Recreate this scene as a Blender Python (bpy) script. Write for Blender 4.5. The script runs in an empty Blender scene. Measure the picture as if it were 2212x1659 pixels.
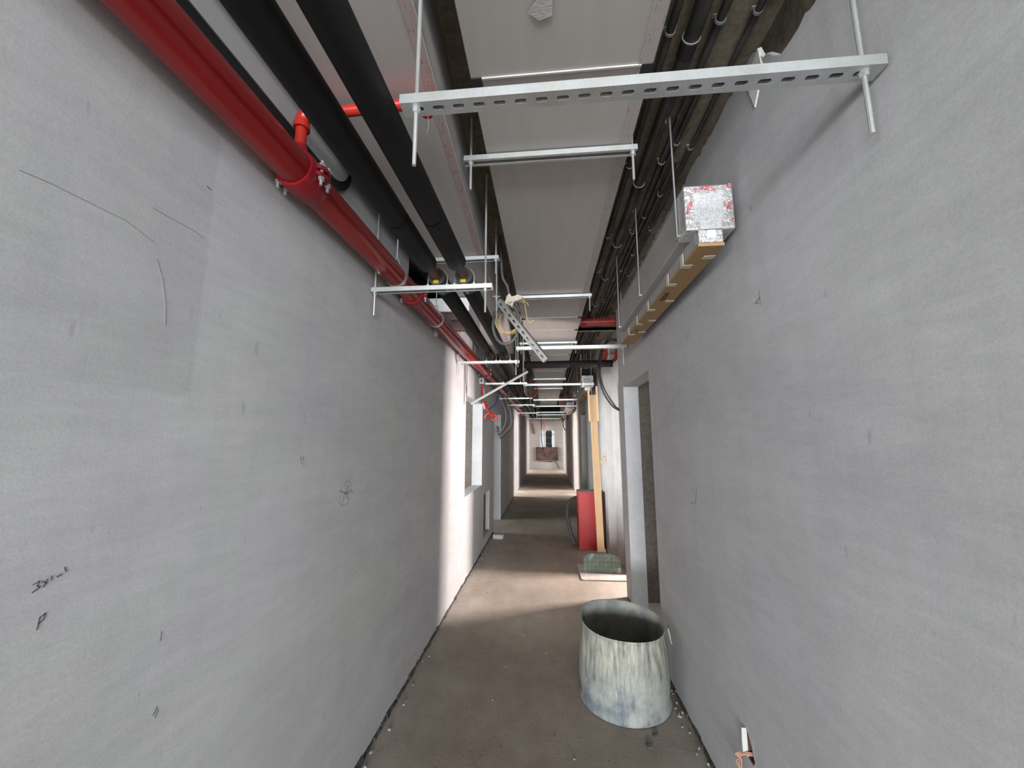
import bpy, bmesh, math, random
from mathutils import Vector, Matrix
random.seed(7)
R = math.radians
scene = bpy.context.scene
col = scene.collection

# ------------------------------------------------------------------ camera
FPX = 820.0
VX, VY = 1182.0, 948.0
pitch = math.atan((VY - 829.5) / FPX)
yaw = math.atan((VX - 1106.0) * math.cos(pitch) / FPX)
cam_data = bpy.data.cameras.new('camera')
cam = bpy.data.objects.new('camera', cam_data)
col.objects.link(cam)
cam.location = (0, 0, 1.5)
cam.rotation_euler = (math.pi / 2 + pitch, 0, yaw)
cam_data.sensor_fit = 'HORIZONTAL'
cam_data.sensor_width = 36.0
cam_data.lens = 36.0 * FPX / 2212.0
cam_data.clip_start = 0.02
cam_data.clip_end = 200
scene.camera = cam

# ------------------------------------------------------------------ world and daylight
world = bpy.data.worlds.new('overcast_sky')
scene.world = world
world.use_nodes = True
bg = world.node_tree.nodes['Background']
bg.inputs[0].default_value = (0.86, 0.94, 1.0, 1)
bg.inputs[1].default_value = 1.6

def window_light(name, loc, direction, sx, sz, power, color=(1, 1, 1)):
    """daylight entering through a window opening of the building"""
    l = bpy.data.lights.new(name, 'AREA')
    l.shape = 'RECTANGLE'
    l.size, l.size_y = sx, sz
    l.energy = power
    l.color = color
    o = bpy.data.objects.new(name, l)
    col.objects.link(o)
    o.location = loc
    o.rotation_euler = Vector(direction).to_track_quat('-Z', 'Y').to_euler()
    return o

WARM = (1.0, 0.90, 0.86)
COOL = (0.95, 0.98, 1.0)
OUT = 4.6       # outer facade, distance from the corridor's axis
# glazed hall behind the camera: windows left, right and at its back
window_light('daylight_hall_left', (-OUT + .1, -7.6, 1.55), (1, 0, 0), 9.6, 2.1, 560, COOL)
window_light('daylight_hall_right', (OUT - .1, -7.6, 1.55), (-1, 0, 0), 9.6, 2.1, 560, COOL)
window_light('daylight_hall_back', (0, -12.85, 1.55), (0, 1, 0), 8.4, 2.1, 3600, COOL)
window_light('daylight_right_room', (OUT - .1, 1.5, 1.5), (-1, 0.35, 0), 1.5, 1.5, 90, COOL)
window_light('daylight_side_lobby', (2.38, 4.60, 1.6), (-1, 0, 0), .36, 2.1, 285, (1.0, .85, .80))
window_light('daylight_left_room', (-OUT + .1, 3.62, 1.5), (1, 0.1, 0), 1.1, 1.5, 420, COOL)
window_light('daylight_left_second_room', (-OUT + .1, 6.7, 1.5), (1, 0, 0), 1.2, 1.5, 90, COOL)
window_light('daylight_far_right', (OUT - .1, 10.7, 1.5), (-1, 0, 0), 2.0, 1.5, 620, WARM)
window_light('daylight_far_left', (-OUT + .1, 10.7, 1.5), (1, 0, 0), 2.0, 1.5, 620, WARM)
window_light('daylight_end_right', (OUT - .1, 18.0, 1.5), (-1, 0, 0), 2.4, 1.5, 430, WARM)
window_light('daylight_end_left', (-OUT + .1, 18.0, 1.5), (1, 0, 0), 2.4, 1.5, 430, WARM)

scene.view_settings.view_transform = 'Standard'
scene.view_settings.look = 'None'
scene.view_settings.exposure = 0.0
scene.view_settings.gamma = 1.0
scene.view_settings.use_curve_mapping = False
try:
    scene.cycles.use_denoising = True
    scene.cycles.max_bounces = 10
    scene.cycles.diffuse_bounces = 7
    scene.cycles.glossy_bounces = 4
    scene.cycles.sample_clamp_indirect = 6.0
    scene.cycles.caustics_reflective = False
    scene.cycles.caustics_refractive = False
except Exception:
    pass

# ------------------------------------------------------------------ materials
def new_mat(name):
    m = bpy.data.materials.new(name)
    m.use_nodes = True
    nt = m.node_tree
    return m, nt, nt.nodes['Principled BSDF']

def N(nt, kind, **kw):
    n = nt.nodes.new(kind)
    for k, v in kw.items():
        setattr(n, k, v)
    return n

def coords(nt, scale=(1, 1, 1), kind='Object'):
    tc = N(nt, 'ShaderNodeTexCoord')
    mp = N(nt, 'ShaderNodeMapping')
    mp.inputs['Scale'].default_value = scale
    nt.links.new(tc.outputs[kind], mp.inputs[0])
    return mp.outputs[0]

def noise(nt, vec, scale, detail=4, rough=.55):
    n = N(nt, 'ShaderNodeTexNoise')
    n.inputs['Scale'].default_value = scale
    n.inputs['Detail'].default_value = detail
    n.inputs['Roughness'].default_value = rough
    nt.links.new(vec, n.inputs['Vector'])
    return n.outputs['Fac']

def ramp(nt, fac, stops):
    r = N(nt, 'ShaderNodeValToRGB')
    el = r.color_ramp.elements
    while len(el) < len(stops):
        el.new(0.5)
    for e, (p, c) in zip(el, stops):
        e.position = p
        e.color = (c[0], c[1], c[2], 1)
    nt.links.new(fac, r.inputs[0])
    return r.outputs[0]

def mixc(nt, fac, a, b, mode='MIX'):
    m = N(nt, 'ShaderNodeMix', data_type='RGBA', blend_type=mode)
    for sock, v in ((m.inputs[0], fac), (m.inputs[6], a), (m.inputs[7], b)):
        if hasattr(v, 'links'):
            nt.links.new(v, sock)
        elif isinstance(v, (int, float)):
            sock.default_value = v
        else:
            sock.default_value = (v[0], v[1], v[2], 1)
    return m.outputs[2]

def bump(nt, bsdf, height, strength=.2, dist=.01):
    b = N(nt, 'ShaderNodeBump')
    b.inputs['Strength'].default_value = strength
    b.inputs['Distance'].default_value = dist
    nt.links.new(height, b.inputs['Height'])
    nt.links.new(b.outputs[0], bsdf.inputs['Normal'])

def simple(name, c, rough=.6, metal=0., var=.12, scale=18, bmp=0., c2=None, stretch=(1, 1, 1), spec=.4, bscale=120):
    """a colour with mottling between c and c2"""
    m, nt, b = new_mat(name)
    v = coords(nt, stretch)
    c2 = c2 or tuple(max(0, x * (1 - var * 2)) for x in c)
    f = noise(nt, v, scale)
    nt.links.new(ramp(nt, f, [(.36, c2), (.64, c)]), b.inputs['Base Color'])
    b.inputs['Roughness'].default_value = rough
    b.inputs['Metallic'].default_value = metal
    b.inputs['Specular IOR Level'].default_value = spec
    if bmp:
        bump(nt, b, noise(nt, v, bscale, 6), bmp, .004)
    return m

def plaster(name, base, patch=False, k=1.0):
    m, nt, b = new_mat(name)
    v = coords(nt)
    vs = coords(nt, (9, 9, .55))
    a = tuple(x * .90 for x in base)
    cc = tuple(min(1, x * 1.05) for x in base)
    c1 = ramp(nt, noise(nt, coords(nt, (1.6, .8, 1.9)), 1.7, 7, .66), [(.34, a), (.66, cc)])
    blue = ramp(nt, noise(nt, v, 2.1, 3), [(.38, (.985, 1.0, .975)), (.62, (.99, .985, 1.03))])
    c2 = mixc(nt, .75, c1, blue, 'MULTIPLY')
    st = ramp(nt, noise(nt, vs, 2.2, 6, .62), [(.32, (.90, .90, .905)), (.6, (1.03, 1.03, 1.03))])
    c3 = mixc(nt, .34 * k, c2, st, 'MULTIPLY')
    gr = ramp(nt, noise(nt, v, 190, 4, .7), [(.3, (.84, .84, .84)), (.7, (1.11, 1.11, 1.11))])
    c4 = mixc(nt, .62, c3, gr, 'MULTIPLY')
    tr = ramp(nt, noise(nt, coords(nt, (6, 1.1, 7)), 5.5, 8, .72), [(.34, (.92, .92, .92)), (.66, (1.05, 1.05, 1.05))])
    c4 = mixc(nt, .8, c4, tr, 'MULTIPLY')
    sp = ramp(nt, noise(nt, coords(nt, (7, 7, 2.2)), 5.0, 2, .4), [(.735, (1, 1, 1)), (.77, (.72, .72, .74))])
    c5 = mixc(nt, .55, c4, sp, 'MULTIPLY')
    if patch:      # an older, slightly duller bay of skim coat that ends in a straight edge
        g = N(nt, 'ShaderNodeNewGeometry')
        s = N(nt, 'ShaderNodeSeparateXYZ')
        nt.links.new(g.outputs['Position'], s.inputs[0])
        def step(sock, e0, e1):
            r = N(nt, 'ShaderNodeMapRange', interpolation_type='SMOOTHSTEP')
            r.inputs[1].default_value, r.inputs[2].default_value = e0, e1
            r.inputs[3].default_value, r.inputs[4].default_value = 0, 1
            nt.links.new(sock, r.inputs[0])
            return r.outputs[0]
        y1 = step(s.outputs['Y'], .875, .860)
        y2 = step(s.outputs['Y'], .35, .85)
        z1 = step(s.outputs['Z'], 1.60, 1.615)
        def mul(p, q):
            mm = N(nt, 'ShaderNodeMath', operation='MULTIPLY')
            nt.links.new(p, mm.inputs[0]); nt.links.new(q, mm.inputs[1])
            return mm.outputs[0]
        f = mul(mul(y1, y2), z1)
        mk = N(nt, 'ShaderNodeMath', operation='MULTIPLY')
        nt.links.new(f, mk.inputs[0]); mk.inputs[1].default_value = .75
        c5 = mixc(nt, mk.outputs[0], c5, mixc(nt, 1.0, c5, (.87, .87, .86), 'MULTIPLY'))
    nt.links.new(c5, b.inputs['Base Color'])
    b.inputs['Roughness'].default_value = .82
    b.inputs['Specular IOR Level'].default_value = .25
    bump(nt, b, noise(nt, v, 70, 8, .66), .13, .004)
    return m

def concrete_floor():
    m, nt, b = new_mat('floor_screed')
    v = coords(nt)
    c1 = ramp(nt, noise(nt, v, 1.1, 6, .6), [(.3, (.255, .218, .180)), (.7, (.37, .325, .275))])
    c2 = ramp(nt, noise(nt, v, 9, 6, .65), [(.3, (.84, .84, .84)), (.7, (1.1, 1.1, 1.1))])
    c = mixc(nt, .8, c1, c2, 'MULTIPLY')
    d = ramp(nt, noise(nt, v, 46, 2, .4), [(.70, (1, 1, 1)), (.74, (.45, .43, .40))])
    c = mixc(nt, .8, c, d, 'MULTIPLY')
    g = ramp(nt, noise(nt, v, 220, 2), [(.3, (.88, .88, .88)), (.7, (1.12, 1.12, 1.12))])
    c = mixc(nt, .7, c, g, 'MULTIPLY')
    # the strip along each wall is greyer cement, the middle brown with foot dust
    gg = N(nt, 'ShaderNodeNewGeometry'); s = N(nt, 'ShaderNodeSeparateXYZ')
    nt.links.new(gg.outputs['Position'], s.inputs[0])
    ab = N(nt, 'ShaderNodeMath', operation='ABSOLUTE')
    ad = N(nt, 'ShaderNodeMath', operation='ADD'); ad.inputs[1].default_value = .07
    nt.links.new(s.outputs['X'], ad.inputs[0]); nt.links.new(ad.outputs[0], ab.inputs[0])
    wob = N(nt, 'ShaderNodeMath', operation='MULTIPLY_ADD')
    nt.links.new(noise(nt, v, 2.2, 4), wob.inputs[0]); wob.inputs[1].default_value = .5; nt.links.new(ab.outputs[0], wob.inputs[2])
    r = N(nt, 'ShaderNodeMapRange', interpolation_type='SMOOTHSTEP')
    r.inputs[1].default_value, r.inputs[2].default_value = .62, 1.05
    nt.links.new(wob.outputs[0], r.inputs[0])
    c = mixc(nt, r.outputs[0], c, mixc(nt, 1.0, c, (1.22, 1.28, 1.34), 'MULTIPLY'))
    nt.links.new(c, b.inputs['Base Color'])
    b.inputs['Roughness'].default_value = .85
    b.inputs['Specular IOR Level'].default_value = .25
    bump(nt, b, noise(nt, v, 60, 8, .65), .25, .006)
    return m

def rough_concrete(name, a, c, s=4):
    m, nt, b = new_mat(name)
    v = coords(nt)
    c1 = ramp(nt, noise(nt, v, s, 8, .65), [(.3, a), (.7, c)])
    g = ramp(nt, noise(nt, v, 40, 6, .7), [(.3, (.6, .6, .6)), (.7, (1.25, 1.25, 1.25))])
    nt.links.new(mixc(nt, .8, c1, g, 'MULTIPLY'), b.inputs['Base Color'])
    b.inputs['Roughness'].default_value = .92
    b.inputs['Specular IOR Level'].default_value = .2
    bump(nt, b, noise(nt, v, 30, 10, .7), .6, .02)
    return m

def galvanised(name, tint=(.62, .65, .66), rough=.38):
    m, nt, b = new_mat(name)
    v = coords(nt)
    vo = N(nt, 'ShaderNodeTexVoronoi'); vo.inputs['Scale'].default_value = 140
    nt.links.new(v, vo.inputs['Vector'])
    sp = ramp(nt, vo.outputs['Distance'], [(.1, tuple(x * .95 for x in tint)), (.8, tuple(min(1, x * 1.04) for x in tint))])
    du = ramp(nt, noise(nt, v, 9, 5), [(.35, (.82, .81, .78)), (.6, (1, 1, 1))])
    nt.links.new(mixc(nt, .7, sp, du, 'MULTIPLY'), b.inputs['Base Color'])
    b.inputs['Metallic'].default_value = .72
    b.inputs['Roughness'].default_value = rough
    return m

def foil_mat():
    m, nt, b = new_mat('aluminium_foil_wrap')
    v = coords(nt)
    nt.links.new(ramp(nt, noise(nt, v, 26, 5), [(.3, (.56, .56, .57)), (.7, (.80, .80, .80))]), b.inputs['Base Color'])
    b.inputs['Metallic'].default_value = .6
    b.inputs['Roughness'].default_value = .34
    bump(nt, b, noise(nt, v, 34, 4, .6), .8, .012)
    return m

def print_mat(name, paper, ink, s1=40, s2=14, thresh=.5):
    """paper with a worn red lettering-like print"""
    m, nt, b = new_mat(name)
    br = N(nt, 'ShaderNodeTexBrick')
    br.inputs['Scale'].default_value = 1.0
    br.inputs['Brick Width'].default_value = .012
    br.inputs['Row Height'].default_value = .030
    br.inputs['Mortar Size'].default_value = .004
    br.inputs['Color1'].default_value = (1, 1, 1, 1); br.inputs['Color2'].default_value = (.2, .2, .2, 1)
    br.inputs['Mortar'].default_value = (0, 0, 0, 1)
    tc = N(nt, 'ShaderNodeTexCoord')
    sp = N(nt, 'ShaderNodeSeparateXYZ'); cb = N(nt, 'ShaderNodeCombineXYZ')
    nt.links.new(tc.outputs['Object'], sp.inputs[0])
    nt.links.new(sp.outputs['X'], cb.inputs['X']); nt.links.new(sp.outputs['Y'], cb.inputs['Y'])
    nt.links.new(cb.outputs[0], br.inputs['Vector'])
    v = coords(nt)
    n = noise(nt, v, s1, 3)
    n2 = noise(nt, v, s2, 2)
    f = mixc(nt, 1.0, ramp(nt, n, [(.42, (0, 0, 0)), (.55, (1, 1, 1))]), ramp(nt, n2, [(.45, (0, 0, 0)), (.6, (1, 1, 1))]), 'MULTIPLY')
    f = mixc(nt, 1.0, f, br.outputs['Color'], 'MULTIPLY')
    nt.links.new(mixc(nt, f, paper, ink), b.inputs['Base Color'])
    b.inputs['Roughness'].default_value = .75
    return m

def bucket_mat():
    m, nt, b = new_mat('cement_stained_plastic')
    v = coords(nt)
    vs = coords(nt, (16, 16, 2.0))
    st = noise(nt, vs, 2.4, 8, .68)
    c1 = ramp(nt, st, [(.34, (.10, .115, .10)), (.5, (.27, .275, .24)), (.66, (.46, .445, .37))])
    bl = ramp(nt, noise(nt, v, 6.5, 6, .62), [(.40, (.07, .105, .145)), (.56, (.30, .32, .31))])
    tc = N(nt, 'ShaderNodeTexCoord'); s = N(nt, 'ShaderNodeSeparateXYZ')
    nt.links.new(tc.outputs['Object'], s.inputs[0])
    r = N(nt, 'ShaderNodeMapRange', interpolation_type='SMOOTHSTEP')
    r.inputs[1].default_value, r.inputs[2].default_value = .30, .12
    nt.links.new(s.outputs['Z'], r.inputs[0])
    mm = N(nt, 'ShaderNodeMath', operation='MULTIPLY'); mm.inputs[1].default_value = .72
    nt.links.new(r.outputs[0], mm.inputs[0])
    c = mixc(nt, mm.outputs[0], c1, bl)
    sc = ramp(nt, noise(nt, coords(nt, (50, 50, 3)), 3, 4), [(.62, (0, 0, 0)), (.72, (1, 1, 1))])
    c = mixc(nt, sc, c, (.40, .40, .35))
    nt.links.new(c, b.inputs['Base Color'])
    b.inputs['Roughness'].default_value = .7
    bump(nt, b, noise(nt, v, 45, 6), .25, .006)
    return m

def wood(name, a, c, s=5):
    m, nt, b = new_mat(name)
    v = coords(nt, (30, 30, 1.4))
    f = noise(nt, v, s * .4, 5, .6)
    kn = ramp(nt, noise(nt, coords(nt, (1, 1, .6)), 9, 2), [(.66, (1, 1, 1)), (.74, (.66, .5, .36))])
    nt.links.new(mixc(nt, 1.0, ramp(nt, f, [(.3, a), (.7, c)]), kn, 'MULTIPLY'), b.inputs['Base Color'])
    b.inputs['Roughness'].default_value = .65
    return m

M = {}
M['plaster_left'] = plaster('cement_plaster_bay', (.475, .478, .485), patch=True)
M['plaster'] = plaster('cement_plaster', (.475, .475, .485))
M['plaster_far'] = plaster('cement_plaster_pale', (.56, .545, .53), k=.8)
M['raw_wall'] = rough_concrete('raw_block_wall', (.07, .06, .046), (.19, .165, .13))
M['room_wall'] = rough_concrete('unplastered_room_wall', (.10, .088, .075), (.17, .15, .13), 2)
M['slab'] = rough_concrete('dark_slab_concrete', (.16, .14, .105), (.36, .32, .25))
M['floor'] = concrete_floor()
M['joint'] = simple('dark_wall_joint', (.10, .095, .09), .9, var=.4, scale=40, c2=(.03, .03, .03))
M['crumb'] = simple('plaster_crumb', (.45, .43, .40), .9, var=.2, scale=30)
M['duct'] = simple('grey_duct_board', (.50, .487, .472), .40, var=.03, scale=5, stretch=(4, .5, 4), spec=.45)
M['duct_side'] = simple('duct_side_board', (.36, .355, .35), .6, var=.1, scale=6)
M['clip'] = simple('dark_corner_clip', (.025, .027, .035), .5)
M['joint_strip'] = simple('joint_strip', (.55, .54, .53), .5, var=.06)
M['edge_pink'] = print_mat('pink_printed_edge', (.46, .38, .37), (.34, .08, .09))
M['edge_faint'] = print_mat('faint_printed_edge', (.46, .43, .42), (.34, .16, .17), s1=60, s2=22)
M['white_tape'] = simple('worn_white_tape', (.66, .66, .65), .6, var=.2, scale=45, stretch=(1, 6, 1))
M['zinc'] = galvanised('galvanised_steel')
M['zinc_dull'] = galvanised('dull_galvanised_steel', (.40, .40, .385), .5)
M['rod'] = galvanised('zinc_plated_rod', (.70, .73, .74), .3)
M['red'] = simple('red_gloss_paint', (.30, .009, .011), .28, var=.06, scale=6, spec=.55)
M['red_bright'] = simple('orange_red_paint', (.40, .020, .013), .35, var=.06, scale=9, spec=.5)
M['red_coupling'] = simple('crimson_coupling_paint', (.26, .007, .016), .38, var=.08, scale=12, spec=.5)
M['red_dusty'] = simple('dusty_red_paint', (.27, .012, .010), .45, c2=(.32, .06, .045), scale=7)
M['foam'] = simple('black_rubber_foam', (.009, .0086, .0086), .65, var=.12, scale=8, spec=.22)
M['primer'] = simple('red_oxide_primer', (.165, .085, .065), .7, var=.12, scale=20)
M['cradle'] = simple('pipe_cradle_block', (.055, .057, .062), .55)
M['yellow'] = simple('yellow_label', (.62, .50, .02), .5, var=.05)
M['green_band'] = simple('green_band', (.015, .13, .085), .3, var=.1)
M['black_plastic'] = simple('black_plastic', (.012, .012, .013), .38, var=.1, spec=.5)
M['conduit'] = simple('dusty_black_conduit', (.014, .014, .015), .42, c2=(.06, .058, .055), scale=7, spec=.5)
M['clip_plastic'] = simple('clear_clip', (.33, .33, .33), .3)
M['enclosure'] = simple('smooth_grey_cover', (.34, .34, .345), .42, var=.03, scale=4)
M['board_grey'] = simple('grey_plenum_board', (.37, .36, .355), .6, var=.05, scale=5)
M['foil'] = foil_mat()
M['cloth'] = simple('glass_cloth_patch', (.66, .67, .69), .7, c2=(.42, .43, .45), scale=150)
M['foil_red'] = simple('red_foil_print', (.50, .03, .06), .45, c2=(.60, .30, .32), scale=60)
M['foil_white'] = simple('bright_foil_cloth', (.84, .84, .85), .6, var=.06, scale=60)
M['cardboard'] = simple('brown_cardboard', (.37, .235, .115), .8, var=.05, scale=6, stretch=(1, .3, 1))
M['card_ink'] = simple('brown_box_print', (.12, .06, .035), .8)
M['masking'] = simple('cream_masking_tape', (.56, .53, .44), .7, var=.06)
M['grey_cable'] = simple('grey_cable_sheath', (.085, .085, .085), .5)
M['wire_yellow'] = simple('yellow_wire', (.62, .45, .17), .45, var=.08)
M['cable_red'] = simple('red_cable', (.50, .05, .04), .5)
M['cable_blue'] = simple('blue_cable', (.03, .06, .22), .5)
M['cable_pale'] = simple('pale_grey_cable', (.28, .28, .27), .5)
M['cable_brown'] = simple('thin_brown_wire', (.16, .10, .06), .6)
M['string'] = simple('yellow_string', (.55, .52, .08), .7)
M['pine'] = wood('pine_timber', (.43, .28, .14), (.55, .38, .22))
M['pine_pale'] = wood('pale_pine_batten', (.54, .38, .22), (.63, .46, .29))
M['green_ply'] = None
M['white_board'] = simple('dusty_white_board', (.50, .46, .43), .75, c2=(.40, .35, .32), scale=14)
M['cabinet'] = simple('red_cabinet_enamel', (.43, .022, .024), .45, c2=(.36, .03, .032), scale=9)
M['cab_top'] = simple('dust_covered_top', (.22, .215, .215), .9)
M['bucket'] = bucket_mat()
M['bucket_in'] = simple('bucket_inside_cement', (.30, .30, .26), .8, c2=(.15, .17, .17), scale=9)
M['rubble'] = simple('pale_rubble', (.52, .50, .47), .9, var=.15, scale=25, bmp=.6, bscale=40)
M['pencil'] = simple('pencil_line', (.10, .10, .105), .7, c2=(.16, .16, .165), scale=60)
M['pencil_faint'] = simple('faint_scratch', (.27, .27, .27), .8)
M['white'] = simple('white_plastic', (.68, .68, .67), .45, var=.04)
M['white_patch'] = simple('white_filler', (.74, .74, .71), .8, var=.06, scale=30)
M['pink_wire'] = simple('salmon_wire', (.62, .33, .25), .5, var=.06)
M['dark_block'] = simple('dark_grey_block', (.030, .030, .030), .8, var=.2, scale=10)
M['ply_brown'] = simple('stained_plywood', (.060, .024, .024), .6, c2=(.14, .09, .08), scale=3.0)
M['brown_wood'] = simple('brown_timber', (.26, .125, .07), .7)
M['pale_block'] = simple('pale_concrete_block', (.40, .385, .35), .9, var=.12, scale=10)
M['glass_film'] = None

def green_ply():
    m, nt, b = new_mat('green_film_plywood')
    v = coords(nt)
    c1 = ramp(nt, noise(nt, v, 14, 5), [(.3, (.075, .115, .095)), (.7, (.15, .205, .175))])
    sp = ramp(nt, noise(nt, v, 8, 5, .6), [(.56, (0, 0, 0)), (.63, (1, 1, 1))])
    c = mixc(nt, sp, c1, (.33, .42, .40))
    br = N(nt, 'ShaderNodeTexBrick'); br.offset = 0
    br.inputs['Scale'].default_value = 1
    br.inputs['Brick Width'].default_value = .045; br.inputs['Row Height'].default_value = .045
    br.inputs['Mortar Size'].default_value = .0016
    tc = N(nt, 'ShaderNodeTexCoord'); s = N(nt, 'ShaderNodeSeparateXYZ'); cb = N(nt, 'ShaderNodeCombineXYZ')
    nt.links.new(tc.outputs['Object'], s.inputs[0])
    nt.links.new(s.outputs['X'], cb.inputs['X']); nt.links.new(s.outputs['Z'], cb.inputs['Y'])
    nt.links.new(cb.outputs[0], br.inputs['Vector'])
    mk = N(nt, 'ShaderNodeMath', operation='MULTIPLY'); mk.inputs[1].default_value = .45
    nt.links.new(br.outputs['Fac'], mk.inputs[0])
    c = mixc(nt, mk.outputs[0], c, (.38, .45, .40))
    nt.links.new(c, b.inputs['Base Color'])
    b.inputs['Roughness'].default_value = .55
    return m
M['green_ply'] = green_ply()

def film_mat():
    m, nt, b = new_mat('milky_window_film')
    b.inputs['Base Color'].default_value = (.86, .88, .90, 1)
    b.inputs['Roughness'].default_value = .5
    b.inputs['Transmission Weight'].default_value = .75
    b.inputs['IOR'].default_value = 1.02
    return m
M['glass_film'] = film_mat()

# ------------------------------------------------------------------ mesh helpers
class MB:
    def __init__(self):
        self.v = []; self.f = []
    def add(self, vs, fs):
        o = len(self.v)
        self.v += [tuple(p) for p in vs]
        self.f += [tuple(i + o for i in f) for f in fs]
        return self
    def box(self, x0, x1, y0, y1, z0, z1):
        return self.add([(x0, y0, z0), (x1, y0, z0), (x1, y1, z0), (x0, y1, z0), (x0, y0, z1), (x1, y0, z1), (x1, y1, z1), (x0, y1, z1)],
                        [(0, 3, 2, 1), (4, 5, 6, 7), (0, 1, 5, 4), (1, 2, 6, 5), (2, 3, 7, 6), (3, 0, 4, 7)])
    def obox(self, c, ax, ay, az):
        """box round centre c with half-extent vectors ax, ay, az"""
        c, ax, ay, az = Vector(c), Vector(ax), Vector(ay), Vector(az)
        vs = [c + sx * ax + sy * ay + sz * az for sz in (-1, 1) for sx, sy in ((-1, -1), (1, -1), (1, 1), (-1, 1))]
        return self.add(vs, [(0, 3, 2, 1), (4, 5, 6, 7), (0, 1, 5, 4), (1, 2, 6, 5), (2, 3, 7, 6), (3, 0, 4, 7)])
    def prism(self, poly, axis, a0, a1):
        """poly: 2D points counter-clockwise in the other two axes, extruded along axis"""
        n = len(poly)
        def mk(p, a):
            if axis == 'x': return (a, p[0], p[1])
            if axis == 'y': return (p[0], a, p[1])
            return (p[0], p[1], a)
        vs = [mk(p, a0) for p in poly] + [mk(p, a1) for p in poly]
        fs = [tuple(range(n - 1, -1, -1)), tuple(range(n, 2 * n))]
        fs += [(i, (i + 1) % n, n + (i + 1) % n, n + i) for i in range(n)]
        return self.add(vs, fs)
    def tube(self, pts, r, n=10, cap=True, closed=False):
        P = [Vector(p) for p in pts]
        m = len(P)
        rr = r if isinstance(r, (list, tuple)) else [r] * m
        T = []
        for i in range(m):
            if closed: t = P[(i + 1) % m] - P[i - 1]
            else: t = P[min(i + 1, m - 1)] - P[max(i - 1, 0)]
            T.append(t.normalized() if t.length > 1e-9 else Vector((0, 0, 1)))
        u = T[0].orthogonal().normalized()
        vs = []
        for i in range(m):
            if i:
                q = T[i - 1].rotation_difference(T[i])
                u = q @ u
            u = (u - T[i] * u.dot(T[i])).normalized()
            w = T[i].cross(u)
            for k in range(n):
                a = 2 * math.pi * k / n
                vs.append(P[i] + (u * math.cos(a) + w * math.sin(a)) * rr[i])
        fs = []
        for i in range(m if closed else m - 1):
            j = (i + 1) % m
            for k in range(n):
                l = (k + 1) % n
                fs.append((i * n + k, i * n + l, j * n + l, j * n + k))
        if cap and not closed:
            fs.append(tuple(range(n - 1, -1, -1)))
            fs.append(tuple((m - 1) * n + k for k in range(n)))
        return self.add(vs, fs)
    def lathe(self, prof, c=(0, 0, 0), n=32, axis='z', cap0=False, cap1=False, zfun=None):
        vs = []
        for r, h in prof:
            for k in range(n):
                a = 2 * math.pi * k / n
                p, q = r * math.cos(a), r * math.sin(a)
                hh = h + (zfun(p, q, h) if zfun else 0)
                if axis == 'z': vs.append((c[0] + p, c[1] + q, c[2] + hh))
                elif axis == 'y': vs.append((c[0] + q, c[1] + hh, c[2] + p))
                else: vs.append((c[0] + hh, c[1] + p, c[2] + q))
        fs = []
        for i in range(len(prof) - 1):
            for k in range(n):
                l = (k + 1) % n
                fs.append((i * n + k, i * n + l, (i + 1) * n + l, (i + 1) * n + k))
        if cap0: fs.append(tuple(range(n - 1, -1, -1)))
        if cap1: fs.append(tuple((len(prof) - 1) * n + k for k in range(n)))
        return self.add(vs, fs)
    def hexnut(self, c, r, h, axis='z'):
        return self.lathe([(r, -h / 2), (r, h / 2)], c, 6, axis, True, True)
    def build(self, name, mat, parent=None, smooth=False, bevel=0, rough=None):
        me = bpy.data.meshes.new(name)
        off = world_loc(parent) if parent else Vector((0, 0, 0))
        me.from_pydata([Vector(p) - off for p in self.v], [], self.f)
        me.validate()
        bm = bmesh.new(); bm.from_mesh(me)
        bmesh.ops.recalc_face_normals(bm, faces=bm.faces)
        bm.to_mesh(me); bm.free()
        me.materials.append(M[mat] if isinstance(mat, str) else mat)
        if smooth:
            for p in me.polygons: p.use_smooth = True
            me.set_sharp_from_angle(angle=R(40))
        o = bpy.data.objects.new(name, me)
        col.objects.link(o)
        if parent: o.parent = parent
        if bevel:
            b = o.modifiers.new('bevel', 'BEVEL'); b.width = bevel; b.segments = 2; b.limit_method = 'ANGLE'
        return o

def world_loc(o):
    v = Vector((0, 0, 0))
    while o:
        v += o.location
        o = o.parent
    return v

def thing(name, label, cat, loc, group=None):
    o = bpy.data.objects.new(name, None)
    o.empty_display_size = .05
    col.objects.link(o)
    o.location = loc
    return tag(o, label, cat, group)

def tag(o, label, cat, group=None):
    o['label'] = label; o['category'] = cat
    if group: o['group'] = group
    return o

def struct(o, label=None):
    o['kind'] = 'structure'
    if label: o['label'] = label
    return o

def solo(mb, name, mat, label, cat, loc=None, group=None, **kw):
    """a thing that is one mesh, with its origin at its own centre"""
    if loc is None:
        n = len(mb.v)
        loc = (sum(p[0] for p in mb.v) / n, sum(p[1] for p in mb.v) / n, min(p[2] for p in mb.v))
    L = Vector(loc)
    mb.v = [tuple(Vector(p) - L) for p in mb.v]
    o = mb.build(name, mat, None, **kw)
    o.location = L
    return tag(o, label, cat, group)

def smoothpath(pts, k=8, closed=False):
    P = [Vector(p) for p in pts]
    n = len(P); out = []
    for i in range(n if closed else n - 1):
        if closed: a, b, c, d = P[i - 1], P[i], P[(i + 1) % n], P[(i + 2) % n]
        else: a, b, c, d = P[max(i - 1, 0)], P[i], P[i + 1], P[min(i + 2, n - 1)]
        for j in range(k):
            t = j / k
            out.append(.5 * ((2 * b) + (c - a) * t + (2 * a - 5 * b + 4 * c - d) * t * t + (3 * b - a - 3 * c + d) * t ** 3))
    if not closed: out.append(P[-1])
    return out

ORD = ['first', 'second', 'third', 'fourth', 'fifth', 'sixth', 'seventh', 'eighth', 'ninth', 'tenth']

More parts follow.
